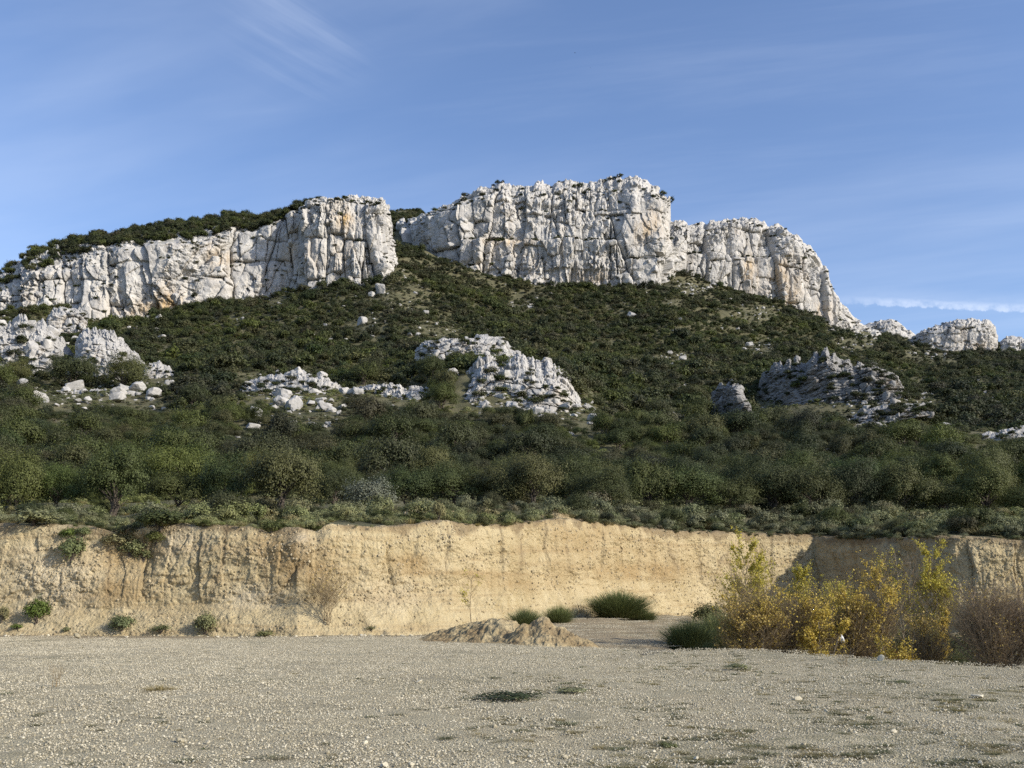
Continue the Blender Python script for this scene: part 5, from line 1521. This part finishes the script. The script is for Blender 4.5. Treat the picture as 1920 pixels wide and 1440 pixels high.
# the bare bush, the sapling
p_ = bank_point(612, 1166)
st_, tw_, lv = twiggy(480, 1.75, 1.0, 9, 40, 9, 260, 0.022, trunk_r=0.016, up=0.6)
t_ = empty('bare_bush', p_)
obj('stem', st_.mesh('stem', M['twig']), None, t_); obj('twigs', tw_.mesh('twigs', M['twig']), None, t_)
L_ = mesh_np('leaves', lv[0], lv[1], False); obj('leaves', L_, M['brownleaf'], t_)
tag(t_, 'bare brown twiggy bush in front of the sunlit bank', 'bush')
p_ = np.array([hx(883, 37.4), 37.4, float(ground_z(hx(883, 37.4), 37.4)) + 0.62])
st_, tw_, lv = twiggy(483, 1.55, 0.55, 1, 20, 7, 230, 0.024, trunk_r=0.018)
t_ = empty('sapling', p_)
obj('stem', st_.mesh('stem', M['twig']), None, t_); obj('twigs', tw_.mesh('twigs', M['twig']), None, t_)
obj('leaves', mesh_np('leaves', lv[0], lv[1], False), M['lime'], t_)
tag(t_, 'slender young tree with few yellow leaves growing beside the earth heap', 'sapling')

# broom clumps
def broom(px_, Y_, wpx, hpx_, label, seed, n=2200, mat='broom', nm='broom_bush', cat='broom bush'):
    X_ = hx(px_, Y_); z = float(ground_z(X_, Y_))
    rx, h_ = wpx / 2 * Y_ / F, hpx_ * Y_ / F
    o = obj(nm, blades_mesh(nm, seed, int(n * 1.9), 1.0, 0.95, 0.0065, M[mat], 0.28, 0.34, 0.75), None, None, (X_, Y_, z - 0.03))
    o.scale = (rx, rx, h_); o.rotation_euler = (0, 0, seed)
    return tag(o, label, cat)
broom(985, 41.5, 70, 46, 'green broom bush behind the steep earth heap', 500)
broom(1048, 44, 60, 42, 'lighter green broom bush between the steep heap and the big dark broom', 501)
broom(1160, 47, 118, 62, 'large dark green broom bush in front of the sunlit bank', 502, 4200)
broom(1205, 47.5, 60, 30, 'low olive broom at the right side of the large dark broom', 503)
broom(1290, 37, 100, 75, 'feathery grey-green broom left of the golden poplars', 504, 3400)
broom(1330, 34, 80, 60, 'feathery broom at the gravel edge beside the golden poplar bush', 505, 2600)
broom(1345, 41, 90, 80, 'dark broom standing behind the feathery one', 506, 3000)
broom(1530, 36, 80, 60, 'dark green broom between the poplar stems', 507, 2600)
broom(1600, 33, 90, 50, 'dark low broom in the pit right of the white bag', 508, 2600)
broom(1700, 34, 110, 60, 'dark broom under the yellow-green poplar', 509, 2800)
broom(1790, 34, 90, 75, 'dark broom left of the grey twiggy bush', 510, 2600)
broom(1500, 48, 70, 90, 'dark tall broom in the shade behind the poplars', 511, 2400)
broom(1655, 36.5, 90, 78, 'russet dry grass clump among the poplars', 512, 2200, 'russet', 'dry_grass_clump', 'dry grass')
broom(1600, 50, 140, 70, 'dark broom in the shaded corner of the pit', 513, 2600)
broom(1720, 44, 140, 60, 'dark shaded broom below the right end of the bank', 514, 2600)
broom(1430, 32.5, 70, 40, 'straw-coloured grass at the foot of the golden poplar bush', 515, 1500, 'straw', 'dry_grass_clump', 'dry grass')

# poplars and twiggy bushes in the pit
def poplar(px_, Y_, top_py, wpx, label, seed, stems, leaves, leafmat, twigmat='twig', stemmat='palebark', leaf=0.028, br=34, tw=8, bias=0.6, up=0.9, nm='poplar_sapling', cat='poplar', tr=0.026):
    X_ = hx(px_, Y_); z = float(ground_z(X_, Y_))
    h_ = float(P(px_, top_py, Y_)[2]) - z
    sp = wpx / 2 * Y_ / F
    st_, tw_, lv = twiggy(seed, h_ * 0.93, sp, stems, int(br * 1.7), tw + 3, int(leaves * 4.3), leaf * 1.0, trunk_r=tr, leaf_bias=bias, up=up)
    t_ = empty(nm, (X_, Y_, z))
    obj('stem', st_.mesh('stem', M[stemmat]), None, t_); obj('twigs', tw_.mesh('twigs', M[twigmat]), None, t_)
    if lv is not None:
        obj('leaves', mesh_np('leaves', lv[0], lv[1], False), M[leafmat], t_)
    return tag(t_, label, cat)
poplar(1408, 35.5, 1012, 150, 'tallest yellow poplar with a pale stem, left of the thicket', 520, 3, 1900, 'lime', leaf=0.026, br=46)
poplar(1468, 32.5, 1118, 190, 'golden poplar bush in front of the tallest poplar', 521, 12, 2300, 'gold', br=70, bias=0.35, up=0.7, nm='poplar_bush')
poplar(1400, 32.0, 1120, 130, 'orange-brown twiggy poplar bush at the gravel edge', 522, 12, 1300, 'brownleaf', br=60, bias=0.2, up=0.7, nm='poplar_bush')
poplar(1535, 31.5, 1132, 90, 'bright yellow sprays at the right side of the golden poplar bush', 523, 4, 700, 'gold', br=24, bias=0.4, leaf=0.032)
poplar(1487, 42, 1030, 70, 'small round-topped yellow poplar behind the tallest one', 524, 2, 900, 'lime', br=30, bias=0.9)
poplar(1556, 36, 1006, 120, 'bare grey poplar with a forked pale stem in the thicket', 525, 2, 420, 'lime', 'greytwig', br=44, bias=0.2)
poplar(1592, 38, 1050, 90, 'thin poplar with pale yellow leaves beside the bare one', 526, 2, 700, 'lime', 'greytwig', br=34)
poplar(1625, 34, 1064, 130, 'dense golden poplar in the middle of the thicket', 527, 6, 1900, 'gold', br=70, bias=0.4)
poplar(1585, 33.5, 1110, 120, 'brown twiggy bush at the foot of the dense golden poplar', 528, 10, 450, 'brownleaf', br=60, bias=0.2, nm='twiggy_bush', cat='bush', up=0.6)
poplar(1736, 35, 1020, 120, 'yellow-green poplar near the right end of the thicket', 529, 3, 1500, 'lime', br=48, bias=0.7)
poplar(1690, 37, 1012, 90, 'bare thin poplar behind the yellow-green one', 530, 3, 160, 'lime', 'greytwig', br=34, bias=0.6)
poplar(1755, 32, 1128, 36, 'small golden shoot below the yellow-green poplar', 531, 1, 330, 'gold', br=16)
poplar(1735, 31, 1150, 110, 'brown twiggy bush below the yellow-green poplar', 532, 9, 420, 'brownleaf', br=44, bias=0.2, nm='twiggy_bush', cat='bush', up=0.6)
poplar(1862, 29.5, 1092, 170, 'big grey-brown twiggy bush at the right edge', 533, 14, 700, 'brownleaf', 'greytwig', 'greytwig', br=100, bias=0.15, nm='twiggy_bush', cat='bush', up=0.7, leaf=0.02)
poplar(1905, 33, 1058, 110, 'bare thin tree behind the big grey-brown bush', 534, 3, 90, 'brownleaf', 'greytwig', 'greytwig', br=40, nm='bare_tree', cat='tree')
poplar(1960, 29, 1110, 130, 'twiggy bush cut off by the right picture edge', 535, 10, 300, 'brownleaf', 'greytwig', 'greytwig', br=60, nm='twiggy_bush', cat='bush')
poplar(1650, 30, 1195, 50, 'little golden seedling at the gravel edge right of the white bag', 536, 3, 220, 'gold', br=12, tr=0.012)
poplar(1555, 30, 1196, 36, 'little yellow seedling at the gravel edge left of the white bag', 537, 2, 160, 'gold', br=10, tr=0.012)
poplar(1690, 29.5, 1185, 70, 'sparse yellow-leaved shoots in the dark below the russet grass', 538, 4, 260, 'gold', br=16, tr=0.012)

# white bag caught below the poplars
V, Fc = rock_shape(77, ICO3, 3, 0.22)
V = V * np.array([0.10, 0.09, 0.24])
Xb, Yb = hx(1575, 32.0), 32.0
zb_ = float(P(1575, 1197, 32.0)[2])
o = obj('plastic_bag', mesh_np('plastic_bag', V, Fc, True), M['bag'], None, (Xb, Yb, zb_))
o.rotation_euler = (0.2, -0.85, 0.3)
tag(o, 'crumpled white plastic bag caught in the plants below the poplars', 'bag')

# two birds far off in the sky
def bird(px_, py_, Y_, span, label, seed):
    ac = Acc()
    z = np.linspace(-0.35, 0.35, 7) * span
    ac.add(tube(np.stack([0 * z, z, 0 * z], 1), np.array([0.01, 0.05, 0.08, 0.085, 0.07, 0.04, 0.01]) * span, 6))
    t_ = empty('bird', P(px_, py_, Y_), 0.6)
    obj('body', ac.mesh('body', M['bird']), None, t_)
    for s_ in (-1, 1):
        xs = np.array([0.04, 0.25, 0.5]) * span * s_
        V_ = np.array([[x_, yv * span, dz * span] for x_, yv, dz in ((xs[0], 0.10, 0.02), (xs[0], -0.10, 0.02), (xs[1], 0.12, 0.12), (xs[1], -0.08, 0.12), (xs[2], 0.0, 0.05), (xs[2], -0.07, 0.05))])
        V_ = np.concatenate([V_, V_ - np.array([0, 0, 0.02 * span])])
        F_ = [[0, 1, 3, 2], [2, 3, 5, 4], [6, 8, 9, 7], [8, 10, 11, 9], [0, 2, 8, 6], [2, 4, 10, 8], [1, 7, 9, 3], [3, 9, 11, 5], [4, 5, 11, 10]]
        obj('wing', mesh_np('wing', V_, np.array(F_), False), M['bird'], t_)
    return tag(t_, label, 'bird')
bird(1078, 99, 380, 0.8, 'larger dark speck of a bird high above the central cliff', 1)
bird(1107, 127, 430, 0.5, 'smaller and lower of the two birds in the sky', 2)
